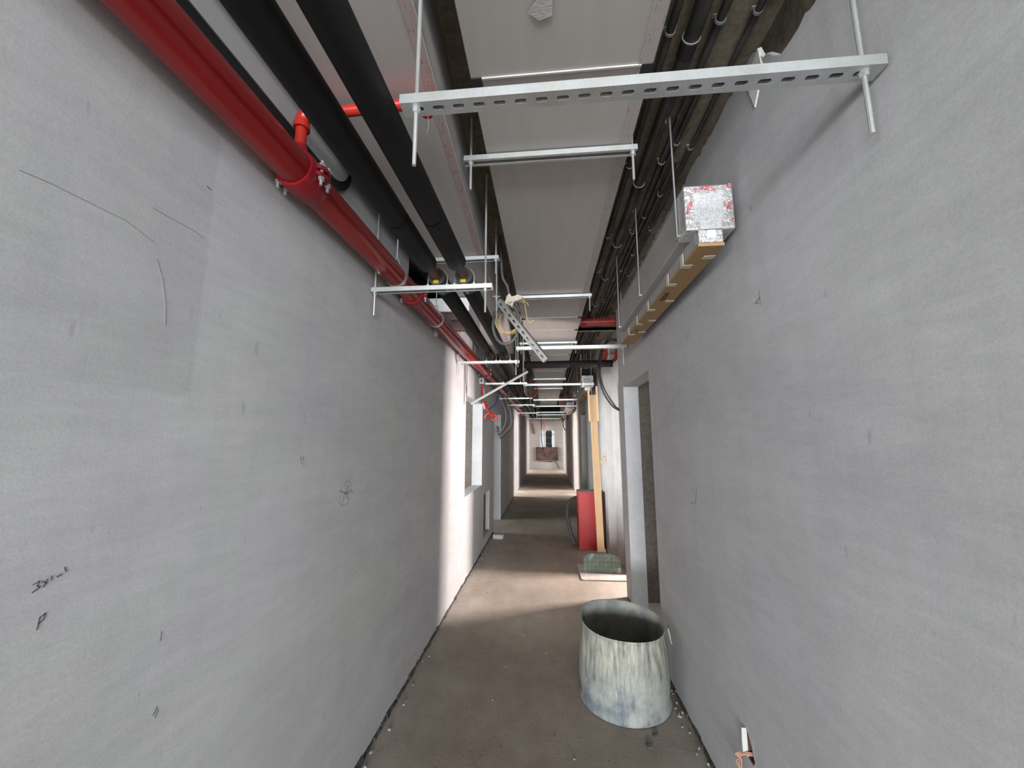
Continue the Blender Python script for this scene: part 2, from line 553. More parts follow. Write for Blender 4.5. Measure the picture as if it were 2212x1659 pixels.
# ------------------------------------------------------------------ the setting
XL, XR, XC = -0.89, 0.745, 0.79      # corridor faces: left wall, right wall, right wall beyond the recess
ZS = 2.87                            # slab soffit
Y0, Y1 = -13.0, 19.4
YW = -.12                            # the corridor walls start here, a wide glazed hall lies behind the camera

def wall_grid(mb, xf, xb, y0, y1, z0, z1, ops):
    ys = sorted({y0, y1, *[v for o in ops for v in o[:2]]})
    zs = sorted({z0, z1, *[v for o in ops for v in o[2:4]]})
    ys = [y for y in ys if y0 <= y <= y1]; zs = [z for z in zs if z0 <= z <= z1]
    def solid(i, j):
        if i < 0 or j < 0 or i >= len(ys) - 1 or j >= len(zs) - 1: return False
        cy, cz = (ys[i] + ys[i + 1]) / 2, (zs[j] + zs[j + 1]) / 2
        return not any(o[0] < cy < o[1] and o[2] < cz < o[3] for o in ops)
    for i in range(len(ys) - 1):
        for j in range(len(zs) - 1):
            if not solid(i, j): continue
            a, b, c, d = ys[i], ys[i + 1], zs[j], zs[j + 1]
            s = 1 if xb > xf else -1
            q = lambda *p: mb.add(p, [(0, 1, 2, 3)])
            q((xf, a, c), (xf, b, c), (xf, b, d), (xf, a, d))
            q((xb, a, c), (xb, a, d), (xb, b, d), (xb, b, c))
            if not solid(i - 1, j): q((xf, a, c), (xf, a, d), (xb, a, d), (xb, a, c))
            if not solid(i + 1, j): q((xf, b, c), (xb, b, c), (xb, b, d), (xf, b, d))
            if not solid(i, j - 1): q((xf, a, c), (xb, a, c), (xb, b, c), (xf, b, c))
            if not solid(i, j + 1): q((xf, a, d), (xf, b, d), (xb, b, d), (xb, a, d))
    return mb

def weld(o):
    bm = bmesh.new(); bm.from_mesh(o.data)
    bmesh.ops.remove_doubles(bm, verts=bm.verts, dist=1e-5)
    bmesh.ops.recalc_face_normals(bm, faces=bm.faces)
    bm.to_mesh(o.data); bm.free()
    return o

struct(MB().box(-OUT, OUT, Y0, Y1 + .2, -.12, 0).build('floor', 'floor'))
struct(MB().box(-OUT, OUT, Y0, Y1 + .2, ZS, ZS + .2).build('ceiling', 'slab'))

LOPS = [(2.285, 3.45, 2.43, 2.86), (4.13, 5.22, .88, 1.98), (5.40, 5.93, .15, .73),
        (6.38, 7.36, 0, 1.96), (10.3, 11.47, 0, 2.05), (17.2, 19.1, 0, 2.05)]
wall_left = struct(weld(wall_grid(MB(), XL, -1.03, YW, Y1, 0, ZS, LOPS).build('wall_left', 'plaster_left')),
                   'long grey cement plaster wall with window and door openings')
# back of the low niche in the left wall
MB().box(-1.03, -.95, 5.38, 5.95, .13, .75).build('niche_back', 'room_wall', wall_left)

ROPS = [(1.655, 1.710, .300, .395), (2.82, 3.75, 0, 2.0)]
wr = wall_grid(MB(), XR, .885, YW, 3.98, 0, 2.64, ROPS)
# skim coat above: its top edge is broken
ys, rnd = [], random.Random(3)
y = YW
while y < 3.98:
    ys.append(y); y += rnd.uniform(.014, .035) if y > .3 else .12
ys.append(3.98)
def ragged(y):
    if y < 1.10: b = 2.690
    elif y < 1.22: b = 2.690 + (y - 1.10) / .12 * .13
    else: b = 2.850
    return b + rnd.uniform(-.011, .011)
tops = [ragged(y) for y in ys]
for i in range(len(ys) - 1):
    a, b = ys[i], ys[i + 1]
    wr.add([(XR, a, 2.64), (XR, b, 2.64), (XR, b, tops[i + 1]), (XR, a, tops[i]),
            (.765, a, 2.64), (.765, b, 2.64), (.765, b, tops[i + 1] + .004), (.765, a, tops[i] + .004)],
           [(0, 1, 2, 3), (4, 7, 6, 5), (3, 2, 6, 7)])
wr.add([(XR, 3.98, 2.64), (.885, 3.98, 2.64), (.885, 3.98, 2.85), (XR, 3.98, 2.85)], [(0, 1, 2, 3)])
wall_right = struct(wr.build('wall_right', 'plaster'), 'grey cement plaster wall with a doorway and a ragged top edge')
MB().box(.765, .885, YW, 3.978, 2.64, ZS).build('masonry_core', 'raw_wall', wall_right)
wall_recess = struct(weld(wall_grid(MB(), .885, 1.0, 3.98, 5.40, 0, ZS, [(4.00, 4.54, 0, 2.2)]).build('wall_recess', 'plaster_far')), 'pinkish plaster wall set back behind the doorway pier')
# small lit lobby beyond the opening in the recess
struct(MB().box(.885, 2.5, 3.86, 3.97, 0, ZS).box(1.0, 2.5, 5.45, 5.55, 0, ZS).build('wall_lobby_sides', 'room_wall'))
struct(weld(wall_grid(MB(), 2.4, 2.5, 3.97, 5.45, 0, ZS, [(4.40, 4.80, .55, 2.65)]).build('wall_lobby', 'room_wall')))
CROPS = [(7.95, 9.05, 0, 2.05), (10.55, 11.6, 0, 2.05), (17.2, 19.1, 0, 2.05)]
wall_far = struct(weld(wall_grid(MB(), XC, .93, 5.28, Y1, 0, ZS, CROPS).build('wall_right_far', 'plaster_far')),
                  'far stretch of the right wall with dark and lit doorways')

# filler patch where the skim coat steps up
MB().add([(XR - .004, 1.205, 2.835), (XR - .004, 1.290, 2.80), (XR - .004, 1.275, 2.72), (XR - .004, 1.255, 2.655), (XR - .004, 1.222, 2.70), (XR - .004, 1.195, 2.76),
          (XR + .01, 1.205, 2.84), (XR + .01, 1.30, 2.80), (XR + .01, 1.285, 2.72), (XR + .01, 1.255, 2.65), (XR + .01, 1.21, 2.70), (XR + .01, 1.18, 2.76)],
         [(0, 1, 2, 3, 4, 5)] + [(i, (i + 1) % 6, 6 + (i + 1) % 6, 6 + i) for i in range(6)]).build('filler_patch', 'white_patch', wall_right)

# end wall with its window, beam above it
ew = MB()
WX0, WX1, WZ0, WZ1 = -.37, .40, .36, 1.96
for a in ((-OUT, WX0, 0, ZS), (WX1, OUT, 0, ZS), (WX0, WX1, 0, WZ0), (WX0, WX1, WZ1, ZS)):
    ew.box(a[0], a[1], Y1, Y1 + .16, a[2], a[3])
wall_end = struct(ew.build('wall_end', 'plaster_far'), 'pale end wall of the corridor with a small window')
struct(MB().box(XL, XC, 19.12, Y1, 2.37, ZS).build('trim_1', 'pale_block'), 'concrete beam above the end wall')
win = struct(bpy.data.objects.new('window_1', None)); col.objects.link(win); win.location = (0, Y1 + .08, WZ0)
win['label'] = 'white framed window in the end wall'
fr = MB()
for x in (WX0, WX1 - .035, -.17):
    fr.box(x, x + .035, Y1 + .06, Y1 + .10, WZ0, WZ1)
for z in (WZ0, WZ1 - .035, 1.70):
    fr.box(WX0, WX1, Y1 + .06, Y1 + .10, z, z + .035)
fr.build('window_frame', 'white', win)
for x0, x1 in ((WX0 + .035, -.17), (-.135, WX1 - .035)):
    for z0, z1 in ((WZ0 + .035, 1.70), (1.735, WZ1 - .035)):
        MB().box(x0, x1, Y1 + .075, Y1 + .085, z0, z1).build('pane', 'glass_film', win)

# back of the corridor, rooms either side
bw = MB()
for a in ((-OUT, -4.3, 0, ZS), (4.3, OUT, 0, ZS), (-4.3, 4.3, 2.65, ZS), (-4.3, 4.3, 0, .45)):
    bw.box(a[0], a[1], Y0 - .16, Y0, a[2], a[3])
struct(bw.build('wall_back', 'plaster'))
LW = [(-12.4, -2.8, .45, 2.65), (3.05, 4.2, .8, 2.3), (6.1, 7.3, .8, 2.3), (9.7, 11.7, .8, 2.3), (16.8, 19.2, .8, 2.3)]
RW = [(-12.4, -2.8, .45, 2.65), (.75, 2.25, .8, 2.3), (9.7, 11.7, .8, 2.3), (16.8, 19.2, .8, 2.3)]
struct(weld(wall_grid(MB(), -OUT, -OUT - .2, Y0, Y1, 0, ZS, LW).build('wall_outer_left', 'room_wall')))
struct(weld(wall_grid(MB(), OUT, OUT + .2, Y0, Y1, 0, ZS, RW).build('wall_outer_right', 'room_wall')))
for y in (YW, 2.9, 5.98, 9.0, 14.0):
    struct(MB().box(-OUT, -1.03, y, y + .1, 0, ZS).build('wall_partition_left', 'room_wall'))
for y, x in ((YW, .885), (7.70, .93), (9.35, .93), (14.0, .93)):
    struct(MB().box(x, OUT, y, y + .1, 0, ZS).build('wall_partition_right', 'room_wall'))
# added box behind the rough hole in the left wall, shuts out room light
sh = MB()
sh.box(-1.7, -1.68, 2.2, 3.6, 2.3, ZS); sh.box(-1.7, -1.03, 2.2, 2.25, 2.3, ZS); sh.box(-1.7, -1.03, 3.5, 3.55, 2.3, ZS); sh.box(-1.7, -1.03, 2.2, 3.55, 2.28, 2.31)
struct(sh.build('wall_hole_blackout', 'dark_block'))  # near-black colour stands in for the shade inside the hole

# dark broken joint along the foot of each wall
def foot_joint(name, x, side, y0, y1, gaps):
    mb = MB(); r = random.Random(int(abs(x) * 1000)); y = y0
    while y < y1:
        L = r.uniform(.03, .09)
        if not any(g0 - .02 < y < g1 for g0, g1 in gaps):
            w, h = r.uniform(.004, .016), r.uniform(.010, .026)
            mb.add([(x, y, 0), (x + side * w, y, 0), (x + side * w * .6, y, h), (x, y, h),
                    (x, y + L, 0), (x + side * w * r.uniform(.6, 1.3), y + L, 0), (x + side * w * .5, y + L, h * r.uniform(.6, 1.3)), (x, y + L, h)],
                   [(0, 1, 2, 3), (7, 6, 5, 4), (1, 5, 6, 2), (2, 6, 7, 3)])
        y += L
    return struct(mb.build(name, 'joint'), 'dark broken joint between floor and plaster')
foot_joint('baseboard_left', XL, 1, .8, 10.2, [(6.38, 7.36)])
foot_joint('baseboard_right', XR, -1, .8, 3.9, [(2.82, 3.75)])

# pencil writing and scuffs on the two walls
def ribbon(pts, w, x, side):
    mb = MB()
    for (a, b) in zip(pts[:-1], pts[1:]):
        d = Vector((b[0] - a[0], b[1] - a[1]))
        if d.length < 1e-5: continue
        d.normalize(); n = Vector((-d.y, d.x)) * w / 2; e = d * w * .3
        q = [(a[0] - e.x + n.x, a[1] - e.y + n.y), (a[0] - e.x - n.x, a[1] - e.y - n.y), (b[0] + e.x - n.x, b[1] + e.y - n.y), (b[0] + e.x + n.x, b[1] + e.y + n.y)]
        mb.add([(x + side * .0012, p[0], p[1]) for p in q] + [(x, p[0], p[1]) for p in q],
               [(0, 1, 2, 3), (0, 1, 5, 4), (1, 2, 6, 5), (2, 3, 7, 6), (3, 0, 4, 7)])
    return mb
MARKS_L = [(0.0055, [(0.621, 1.25), (0.629, 1.253), (0.627, 1.246), (0.631, 1.243), (0.622, 1.237)]), (0.0055, [(0.64, 1.253), (0.636, 1.241)]), (0.0055, [(0.633, 1.251), (0.641, 1.246)]), (0.0055, [(0.645, 1.256), (0.646, 1.249)]), (0.0083, [(0.654, 1.252), (0.659, 1.254)]), (0.0069, [(0.663, 1.265), (0.666, 1.257)]), (0.0056, [(0.637, 1.171), (0.638, 1.19), (0.645, 1.194), (0.644, 1.185), (0.638, 1.18)]), (0.0032, [(1.657, 1.315), (1.641, 1.311), (1.606, 1.289), (1.597, 1.253), (1.599, 1.234), (1.615, 1.217), (1.632, 1.21), (1.657, 1.21), (1.681, 1.221), (1.701, 1.242), (1.705, 1.259), (1.69, 1.298), (1.675, 1.311), (1.657, 1.315)]), (0.0028, [(1.655, 1.314), (1.659, 1.283)]), (0.0027, [(1.637, 1.307), (1.637, 1.275)]), (0.0046, [(1.685, 1.293), (1.661, 1.281), (1.656, 1.273), (1.662, 1.258), (1.675, 1.232)]), (0.0051, [(1.598, 1.275), (1.612, 1.277), (1.646, 1.264), (1.676, 1.268), (1.699, 1.274)]), (0.0042, [(1.627, 1.217), (1.646, 1.262), (1.66, 1.258), (1.716, 1.265)]), (0.0026, [(0.868, 1.061), (0.868, 1.042)]), (0.0024, [(0.721, 2.022), (0.753, 2.022), (0.828, 2.025), (0.851, 2.02)]), (0.0017, [(0.509, 1.953), (0.547, 1.958), (0.597, 1.959), (0.672, 1.961), (0.736, 1.944)]), (0.0018, [(0.745, 1.91), (0.764, 1.867), (0.778, 1.815), (0.784, 1.765)]), (0.0043, [(0.844, 2.163), (0.855, 2.161)]), (0.0023, [(1.659, 1.72), (1.663, 1.671)]), (0.002, [(1.319, 1.432), (1.343, 1.431)]), (0.0019, [(1.321, 1.437), (1.323, 1.42)]), (0.002, [(1.337, 1.436), (1.339, 1.42)]), (0.002, [(1.324, 1.414), (1.343, 1.413)]), (0.002, [(1.332, 1.413), (1.334, 1.402)]), (0.0051, [(0.872, 0.886), (0.879, 0.898)]), (0.0034, [(0.877, 0.878), (0.883, 0.89)])]
MARKS_R = [(0.0031, [(1.339, 2.016), (1.339, 1.988), (1.339, 1.961)]), (0.0032, [(1.339, 1.989), (1.369, 1.978), (1.352, 1.971)]), (0.0035, [(2.032, 2.043), (2.027, 2.038), (2.038, 2.01)]), (0.0035, [(1.988, 2.05), (1.997, 2.018)]), (0.0038, [(2.04, 1.254), (2.065, 1.18), (2.137, 1.166)]), (0.0034, [(1.338, 2.332), (1.344, 2.319)])]
FAINT_L = {7, 8, 9, 14, 15, 16, 18}
for i, (w, pts) in enumerate(MARKS_L):
    ribbon(pts, w * (.34 if i < 7 else .5), XL, 1).build('pencil_mark', 'pencil_faint' if i in FAINT_L else 'pencil', wall_left)
for w, pts in MARKS_R:
    ribbon(pts, w * .5, XR, -1).build('pencil_mark', 'pencil', wall_right)
ribbon([(9.2, 1.18), (10.0, .86)], .03, XL, 1).build('red_chalk_line', 'cable_red', wall_left)

# ------------------------------------------------------------------ ducts
ZD = 2.68      # underside of the central duct
def central_duct():
    t = thing('ventilation_duct', 'long grey board duct running down the middle of the ceiling', 'duct', (.057, 1.0, ZD))
    joints = [-.6, 1.085, 3.62, 4.05, 5.3, 6.6, 7.9, 9.2, 10.5, 11.8, 13.1, 14.25]
    for a, b in zip(joints[:-1], joints[1:]):
        dz = random.uniform(0, .003)
        MB().box(-.237, .352, a + .0015, b - .0015, ZD + dz, ZS - .02).build('duct_panel', 'duct', t, bevel=.003)
    for j in joints[1:-1]:
        MB().box(-.20, .315, j - .003, j + .003, ZD - .004, ZD + .01).build('joint_strip', 'joint_strip', t)
        for x in (-.237, .315):
            MB().box(x, x + .037, j - .004, j + .035, ZD - .0035, ZD + .012).build('corner_clip', 'clip', t)
    MB().box(.305, .346, -.5, 3.6, ZD - .0015, ZD + .002).build('edge_tape', 'edge_faint', t)
    MB().add([(-.025, .70, ZD - .002), (.035, .70, ZD - .002), (.03, .915, ZD - .002), (-.008, .925, ZD - .002), (-.04, .90, ZD - .002), (-.012, .87, ZD - .002)],
             [(0, 1, 2, 3, 4, 5)]).build('white_tape', 'white_tape', t)
    return t
central_duct()

def left_duct():
    t = thing('ventilation_duct', 'grey board duct with pink printed edge above the black pipes', 'duct', (-.6, 1.0, 2.62))
    edge = lambda y: -.305 - .033 * y if y < 2.4 else -.384 - .02 * (y - 2.4)
    cuts = [-.6, 2.20, 2.95, 4.3, 4.9]
    for a, b in zip(cuts[:-1], cuts[1:]):
        MB().prism([(-.78, a + .0015), (edge(a), a + .0015), (edge(b), b - .0015), (-.78, b - .0015)], 'z', 2.62, ZS - .02).build('duct_panel', 'duct', t, bevel=.003)
    for a, b in zip(cuts[:-1], cuts[1:]):
        MB().prism([(edge(a) - .036, a + .004), (edge(a) - .002, a + .004), (edge(b) - .002, b - .004), (edge(b) - .036, b - .004)], 'z', 2.6185, 2.622).build('edge_tape', 'edge_pink', t)
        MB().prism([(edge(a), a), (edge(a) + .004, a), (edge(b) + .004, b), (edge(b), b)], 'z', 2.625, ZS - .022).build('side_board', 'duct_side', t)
    return t
left_duct()

# foil-faced duct piece coming out of the hole in the left wall
t = thing('duct_branch', 'white foil wrapped duct branch in the hole of the left wall', 'duct', (-.8, 3.1, 2.5))
MB().box(-1.25, -.60, 2.84, 3.42, 2.50, 2.615).build('foil_body', 'foil_white', t, bevel=.008)
for i in range(9):
    MB().box(-.86 + i * .028, -.845 + i * .028, 3.36, 3.405, 2.497, 2.50).build('red_print', 'foil_red', t)
for i in range(6):
    MB().box(-.80 + i * .03, -.783 + i * .03, 2.85, 2.885, 2.497, 2.50).build('red_print', 'foil_red', t)
MB().box(-.80, -.72, 3.03, 3.10, 2.4975, 2.50).build('tape_patch', 'board_grey', t)

# ------------------------------------------------------------------ struts on threaded rods
def channel_up(mb, x0, x1, y, z, w=.041, h=.041, t=.003, slots=True):
    """U channel along X, open side up, slots through its underside; z = underside"""
    mb.box(x0, x1, y - w / 2, y - w / 2 + t, z, z + h)
    mb.box(x0, x1, y + w / 2 - t, y + w / 2, z, z + h)
    mb.box(x0, x1, y - w / 2 + t, y - w / 2 + t + .007, z + h - t, z + h)
    mb.box(x0, x1, y + w / 2 - t - .007, y + w / 2 - t, z + h - t, z + h)
    if not slots:
        mb.box(x0, x1, y - w / 2 + t, y + w / 2 - t, z, z + t); return mb
    s = .006
    mb.box(x0, x1, y - w / 2 + t, y - s, z, z + t)
    mb.box(x0, x1, y + s, y + w / 2 - t, z, z + t)
    x = x0
    k = .5
    edges = [x0]
    n = int((x1 - x0) / .05)
    off = ((x1 - x0) - (n - 1) * .05) / 2
    for i in range(n):
        c = x0 + off + i * .05
        edges += [c - .014, c + .014]
        for sx in (-1, 1):
            for sy in (-1, 1):
                p = [(c + sx * .014, y + sy * s), (c + sx * .0105, y + sy * s), (c + sx * .014, y + sy * .0025)]
                mb.prism(p if sx * sy > 0 else p[::-1], 'z', z, z + t)
    edges.append(x1)
    for a, b in zip(edges[0::2], edges[1::2]):
        mb.box(a, b, y - s, y + s, z, z + t)
    return mb

def channel_down(mb, x0, x1, y, z, w=.041, h=.041, t=.003):
    """C channel along X, open side down; z = underside"""
    mb.box(x0, x1, y - w / 2, y - w / 2 + t, z, z + h)
    mb.box(x0, x1, y + w / 2 - t, y + w / 2, z, z + h)
    mb.box(x0, x1, y - w / 2 + t, y + w / 2 - t, z + h - t, z + h)
    mb.box(x0, x1, y - w / 2 + t, y - w / 2 + t + .008, z, z + t)
    mb.box(x0, x1, y + w / 2 - t - .008, y + w / 2 - t, z, z + t)
    return mb

def strut(label, group, x0, x1, y, z, rods, style='up', drop=.15, h=.041, slots=True, zt=ZS, mat='zinc', dy=0.):
    t = thing('strut_hanger', label, 'bracket', ((x0 + x1) / 2, y, z), group)
    mb = MB()
    (channel_up(mb, x0, x1, y, z, h=h, slots=slots) if style == 'up' else channel_down(mb, x0, x1, y, z, h=h)).build('channel', mat, t)
    for i, x in enumerate(rods):
        d = drop if not isinstance(drop, (list, tuple)) else drop[i]
        MB().tube([(x, y, z - d), (x, y, zt)], .005, 8).build('threaded_rod', 'rod', t, smooth=True)
        MB().hexnut((x, y, z - .006), .0095, .010).build('nut', 'rod', t)
        MB().lathe([(.012, -.001), (.012, .001)], (x, y, z - .0005), 12, cap0=True, cap1=True).build('washer', 'rod', t)
        MB().hexnut((x, y, z + h + .005), .0095, .009).build('nut', 'rod', t)
    return t

G = 'empty strut hangers across the right half of the ceiling'
strut('long slotted zinc strut nearest the camera, across the upper right', G, -.343, .738, .797, 2.296, (-.308, .704), drop=(.15, .148), h=.025)
strut('long zinc strut whose right end meets the wall above the doorway', G, -.276, .735, 3.46, 2.32, (-.262, .70), drop=.16, h=.03)
strut('zinc strut crossing in front of the second foil box', G, -.363, .73, 5.88, 2.32, (-.32, .69), drop=.16, h=.03)
strut('zinc strut tied with yellow string, the nearer of two', G, -.29, .69, 8.22, 2.32, (-.25, .66), drop=.16, h=.03)
strut('zinc strut tied with yellow string, the farther of two', G, -.884, .77, 9.84, 2.32, (-.871, .66), drop=.16, h=.03)
strut('zinc strut behind the two string-tied struts', G, -.30, .72, 12.1, 2.32, (-.26, .68), drop=.1, h=.03)
strut('full-width zinc strut far down, second from the end wall', G, -.884, .72, 13.4, 2.32, (-.871, .68), drop=.1, h=.03)
strut('full-width zinc strut far down, nearest the end wall', G, -.884, .76, 15.9, 2.32, (-.871, .70), drop=.1, h=.03)

G = 'zinc struts carrying the two black pipes'
LS = [1.79, 3.665, 5.14, 7.08, 8.5, 11.2]
LN = ['zinc strut under the pipe clamps with yellow labels', 'zinc strut under the black pipes in front of the window bay', 'zinc strut under the black pipes crossed by the fallen strut',
      'dull strut under the black pipes beyond the fallen strut', 'dull strut under the black pipes, second from the far end', 'dull strut under the black pipes, the farthest one']
for y, l in zip(LS, LN):
    strut(l, G, -.884, -.262, y, 2.241, (-.871, -.298), 'down', drop=.12, h=.022)

G = 'zinc struts supporting the central duct'
DS = [1.435, 3.03, 4.57, 7.42, 8.85, 11.3]
for i, y in enumerate(DS):
    strut('bright zinc strut right under the central duct, %s from the camera' % ORD[i], G, -.325 if i else -.333, .378, y, ZD - .026, (-.306, .362), 'down', drop=.12, h=.022)
strut('zinc strut under the grey duct above the black pipes', None, -.80, -.283, 2.20, 2.597, (-.302,), 'down', drop=.09, h=.022)

# ------------------------------------------------------------------ red fire main on the left
RX, RZ, RR = -.80, 2.366, .056
main = thing('fire_main_pipe', 'thick glossy red steel pipe running along the left wall', 'pipe', (RX, 1.0, RZ - RR))
JY = [1.09, 2.15, 4.87, 7.3, 9.4, 11.6]
cuts = [-.8] + JY + [14.2]
for a, b in zip(cuts[:-1], cuts[1:]):
    MB().tube([(RX, a + .002, RZ), (RX, b - .002, RZ)], RR, 28).build('pipe_length', 'red', main, smooth=True)
def coupling(y, tee=False):
    w = .052 if tee else .032
    c = MB().lathe([(RR, -w), (RR + .009, -w), (RR + .013, -w * .7), (RR + .013, w * .7), (RR + .009, w), (RR, w)], (RX, y, RZ), 28, 'y').build('coupling', 'red_coupling', main, smooth=True)
    for s in (-1, 1):
        ear = MB()
        x0 = RX + s * (RR + .004)
        for dz in (-.012, .012):
            ear.prism([(x0, y - w * .8), (x0 + s * .020, y - w * .55), (x0 + s * .027, y - .008), (x0 + s * .027, y + .008), (x0 + s * .020, y + w * .55), (x0, y + w * .8)][::s],
                      'z', RZ + dz - .007, RZ + dz + .007)
        ear.build('ear', 'red_coupling', c)
        bl = MB()
        for dy in ((-.018, .018) if tee else (0,)):
            bl.tube([(x0 + s * .015, y + dy, RZ - .045), (x0 + s * .015, y + dy, RZ + .04)], .0052, 8)
            bl.hexnut((x0 + s * .015, y + dy, RZ - .024), .010, .010); bl.hexnut((x0 + s * .015, y + dy, RZ + .024), .010, .010)
        bl.build('bolt', 'zinc', c)
for i, y in enumerate(JY): coupling(y, i == 0)
# branch to the sprinkler: riser, elbow, horizontal run, drop
YB, ZB = 1.06, 2.570
br = MB().tube([(RX, YB, RZ + RR - .01), (RX, YB, ZB - .028)], .0175, 16).build('branch_riser', 'red_bright', main, smooth=True)
MB().lathe([(.034, 0), (.034, .012), (.022, .028), (.022, .04)], (RX, YB, RZ + RR - .006), 20).build('saddle', 'red_coupling', br, smooth=True)
el = smoothpath([(RX, YB, ZB - .045), (RX, YB, ZB - .02), (RX + .008, YB, ZB - .006), (RX + .022, YB, ZB), (RX + .05, YB, ZB)], 5)
MB().tube(el, .0225, 16).build('elbow', 'red_bright', br, smooth=True)
for p, q in (((RX, YB, ZB - .052), (RX, YB, ZB - .036)), ((RX + .040, YB, ZB), (RX + .056, YB, ZB))):
    MB().tube([p, q], .0255, 16).build('elbow_collar', 'red_bright', br, smooth=True)
MB().tube([(RX + .04, YB, ZB), (-.39, YB, ZB + .012)], .0175, 16).build('branch_run', 'red_bright', main, smooth=True)
dr = MB().tube(smoothpath([(-.41, YB, ZB + .012), (-.385, YB, ZB + .010), (-.375, YB, ZB - .004), (-.375, YB, ZB - .03)], 5), .021, 14).build('drop_elbow', 'red_bright', main, smooth=True)
MB().tube(smoothpath([(-.372, YB, ZB - .03), (-.368, YB + .004, ZB - .06), (-.371, YB, ZB - .10)], 4), .0009, 5).build('hemp_thread', 'cable_pale', dr)

for y, l in ((1.88, 'band and rod hanger round the red pipe beside the clamp strut'), (2.62, 'band and rod hanger round the red pipe below the wall hole'), (4.99, 'band hanger round the red pipe above the window')):
    t = thing('pipe_hanger', l, 'bracket', (RX, y, RZ))
    MB().lathe([(RR + .001, -.012), (RR + .003, -.012), (RR + .003, .012), (RR + .001, .012)], (RX, y, RZ), 28, 'y').build('band', 'zinc', t, smooth=True)
    MB().tube([(RX - .02, y, RZ + RR), (RX - .008, y, RZ + RR + .045), (RX + .008, y, RZ + RR + .045), (RX + .02, y, RZ + RR)], .003, 6).build('bail', 'zinc', t)
    MB().tube([(RX, y, RZ + RR + .04), (RX, y, ZS + .01)], .004, 8).build('threaded_rod', 'rod', t, smooth=True)

# ------------------------------------------------------------------ the two black insulated pipes
def black_pipe(x, label, r=.0435):
    z = 2.263 + r
    t = thing('insulated_pipe', label, 'pipe', (x, 1.0, z - r))
    def sleeve(a, b, tapered=True):
        prof = [(r * .55, a), (r * .93, a), (r, a + .008), (r, b - .008), (r * .93, b), (r * .55, b)]
        MB().lathe(prof, (x, 0, z), 24, 'y', True, True).build('insulation_sleeve', 'foam', t, smooth=True)
    sleeve(-.8, 1.25); sleeve(1.252, 1.63)
    MB().tube([(x, 1.60, z), (x, 1.90, z)], .0225, 18).build('bare_pipe', 'primer', t, smooth=True)
    c = MB().lathe([(.023, 1.765), (r, 1.765), (r, 1.815), (.023, 1.815)], (x, 0, z), 24, 'y').build('pipe_cradle', 'cradle', t, smooth=True)
    MB().box(x - .013, x + .013, 1.757, 1.766, z - r + .006, z - r + .022).build('yellow_label', 'yellow', c)
    ub(t, x, z, r, 1.79)
    MB().lathe([(r + .0005, 1.835), (r + .002, 1.835), (r + .002, 1.90), (r + .0005, 1.90)], (x, 0, z), 24, 'y').build('green_band', 'green_band', t, smooth=True)
    prev = 1.835
    for j in (3.30, 4.9, 6.6, 8.3, 10.0, 12.0, 14.1):
        sleeve(prev, j); prev = j + .002
    for y in LS[1:]:
        ub(t, x, z, r, y)
    return t
def ub(t, x, z, r, y):
    R2 = r + .006
    pts = [(x - R2, y, 2.243), (x - R2, y, z)] + [(x - R2 * math.cos(a), y, z + R2 * math.sin(a)) for a in [math.pi * k / 10 for k in range(1, 10)]] + [(x + R2, y, z), (x + R2, y, 2.243)]
    u = MB().tube(pts, .004, 8).build('u_bolt', 'rod', t, smooth=True)
    for s in (-1, 1):
        MB().box(x + s * R2 - .012, x + s * R2 + .012, y - .012, y + .012, 2.263, 2.267).hexnut((x + s * R2, y, 2.272), .008, .009).build('clamp_foot', 'zinc', u)
black_pipe(-.543, 'black foam insulated pipe next to the red pipe')
black_pipe(-.405, 'black foam insulated pipe farther from the red pipe')

# ------------------------------------------------------------------ smooth grey cover with black rubber gasket on the left wall
t = thing('wall_cover', 'smooth grey rounded cover with black rubber gasket high on left wall', 'cover', (XL, .5, 2.55))
def rrect(y0, y1, z0, z1, r, k=7):
    out = []
    for cy, cz, a0 in ((y1 - r, z0 + r, -90), (y1 - r, z1 - r * .2, 0), (y0 + r, z1 - r * .2, 90), (y0 + r, z0 + r, 180)):
        rr = r if cz < 2.7 else r * .2
        for i in range(k + 1):
            a = R(a0 + 90 * i / k)
            out.append((cy + (rr if cz < 2.75 else r * .2) * math.cos(a), cz + (rr if cz < 2.75 else r * .2) * math.sin(a)))
    return out
def loft(mb, rings):
    n = len(rings[0][1]); vs = []; fs = []
    for x, poly in rings: vs += [(x, p[0], p[1]) for p in poly]
    for i in range(len(rings) - 1):
        for k in range(n):
            l = (k + 1) % n
            fs.append((i * n + k, i * n + l, (i + 1) * n + l, (i + 1) * n + k))
    fs.append(tuple((len(rings) - 1) * n + k for k in range(n)))
    return mb.add(vs, fs)
loft(MB(), [(XL, rrect(-.8, 1.50, 2.535, 2.86, .15)), (XL + .022, rrect(-.8, 1.50, 2.535, 2.86, .15)), (XL + .026, rrect(-.79, 1.47, 2.56, 2.86, .13))]).build('gasket', 'black_plastic', t, smooth=True)
loft(MB(), [(XL, rrect(-.78, 1.465, 2.565, 2.858, .13)), (XL + .030, rrect(-.78, 1.465, 2.565, 2.858, .13)), (XL + .05, rrect(-.775, 1.45, 2.58, 2.855, .12)), (XL + .075, rrect(-.76, 1.42, 2.61, 2.85, .10)), (XL + .09, rrect(-.74, 1.37, 2.66, 2.845, .07))]).build('cover_shell', 'enclosure', t, smooth=True)

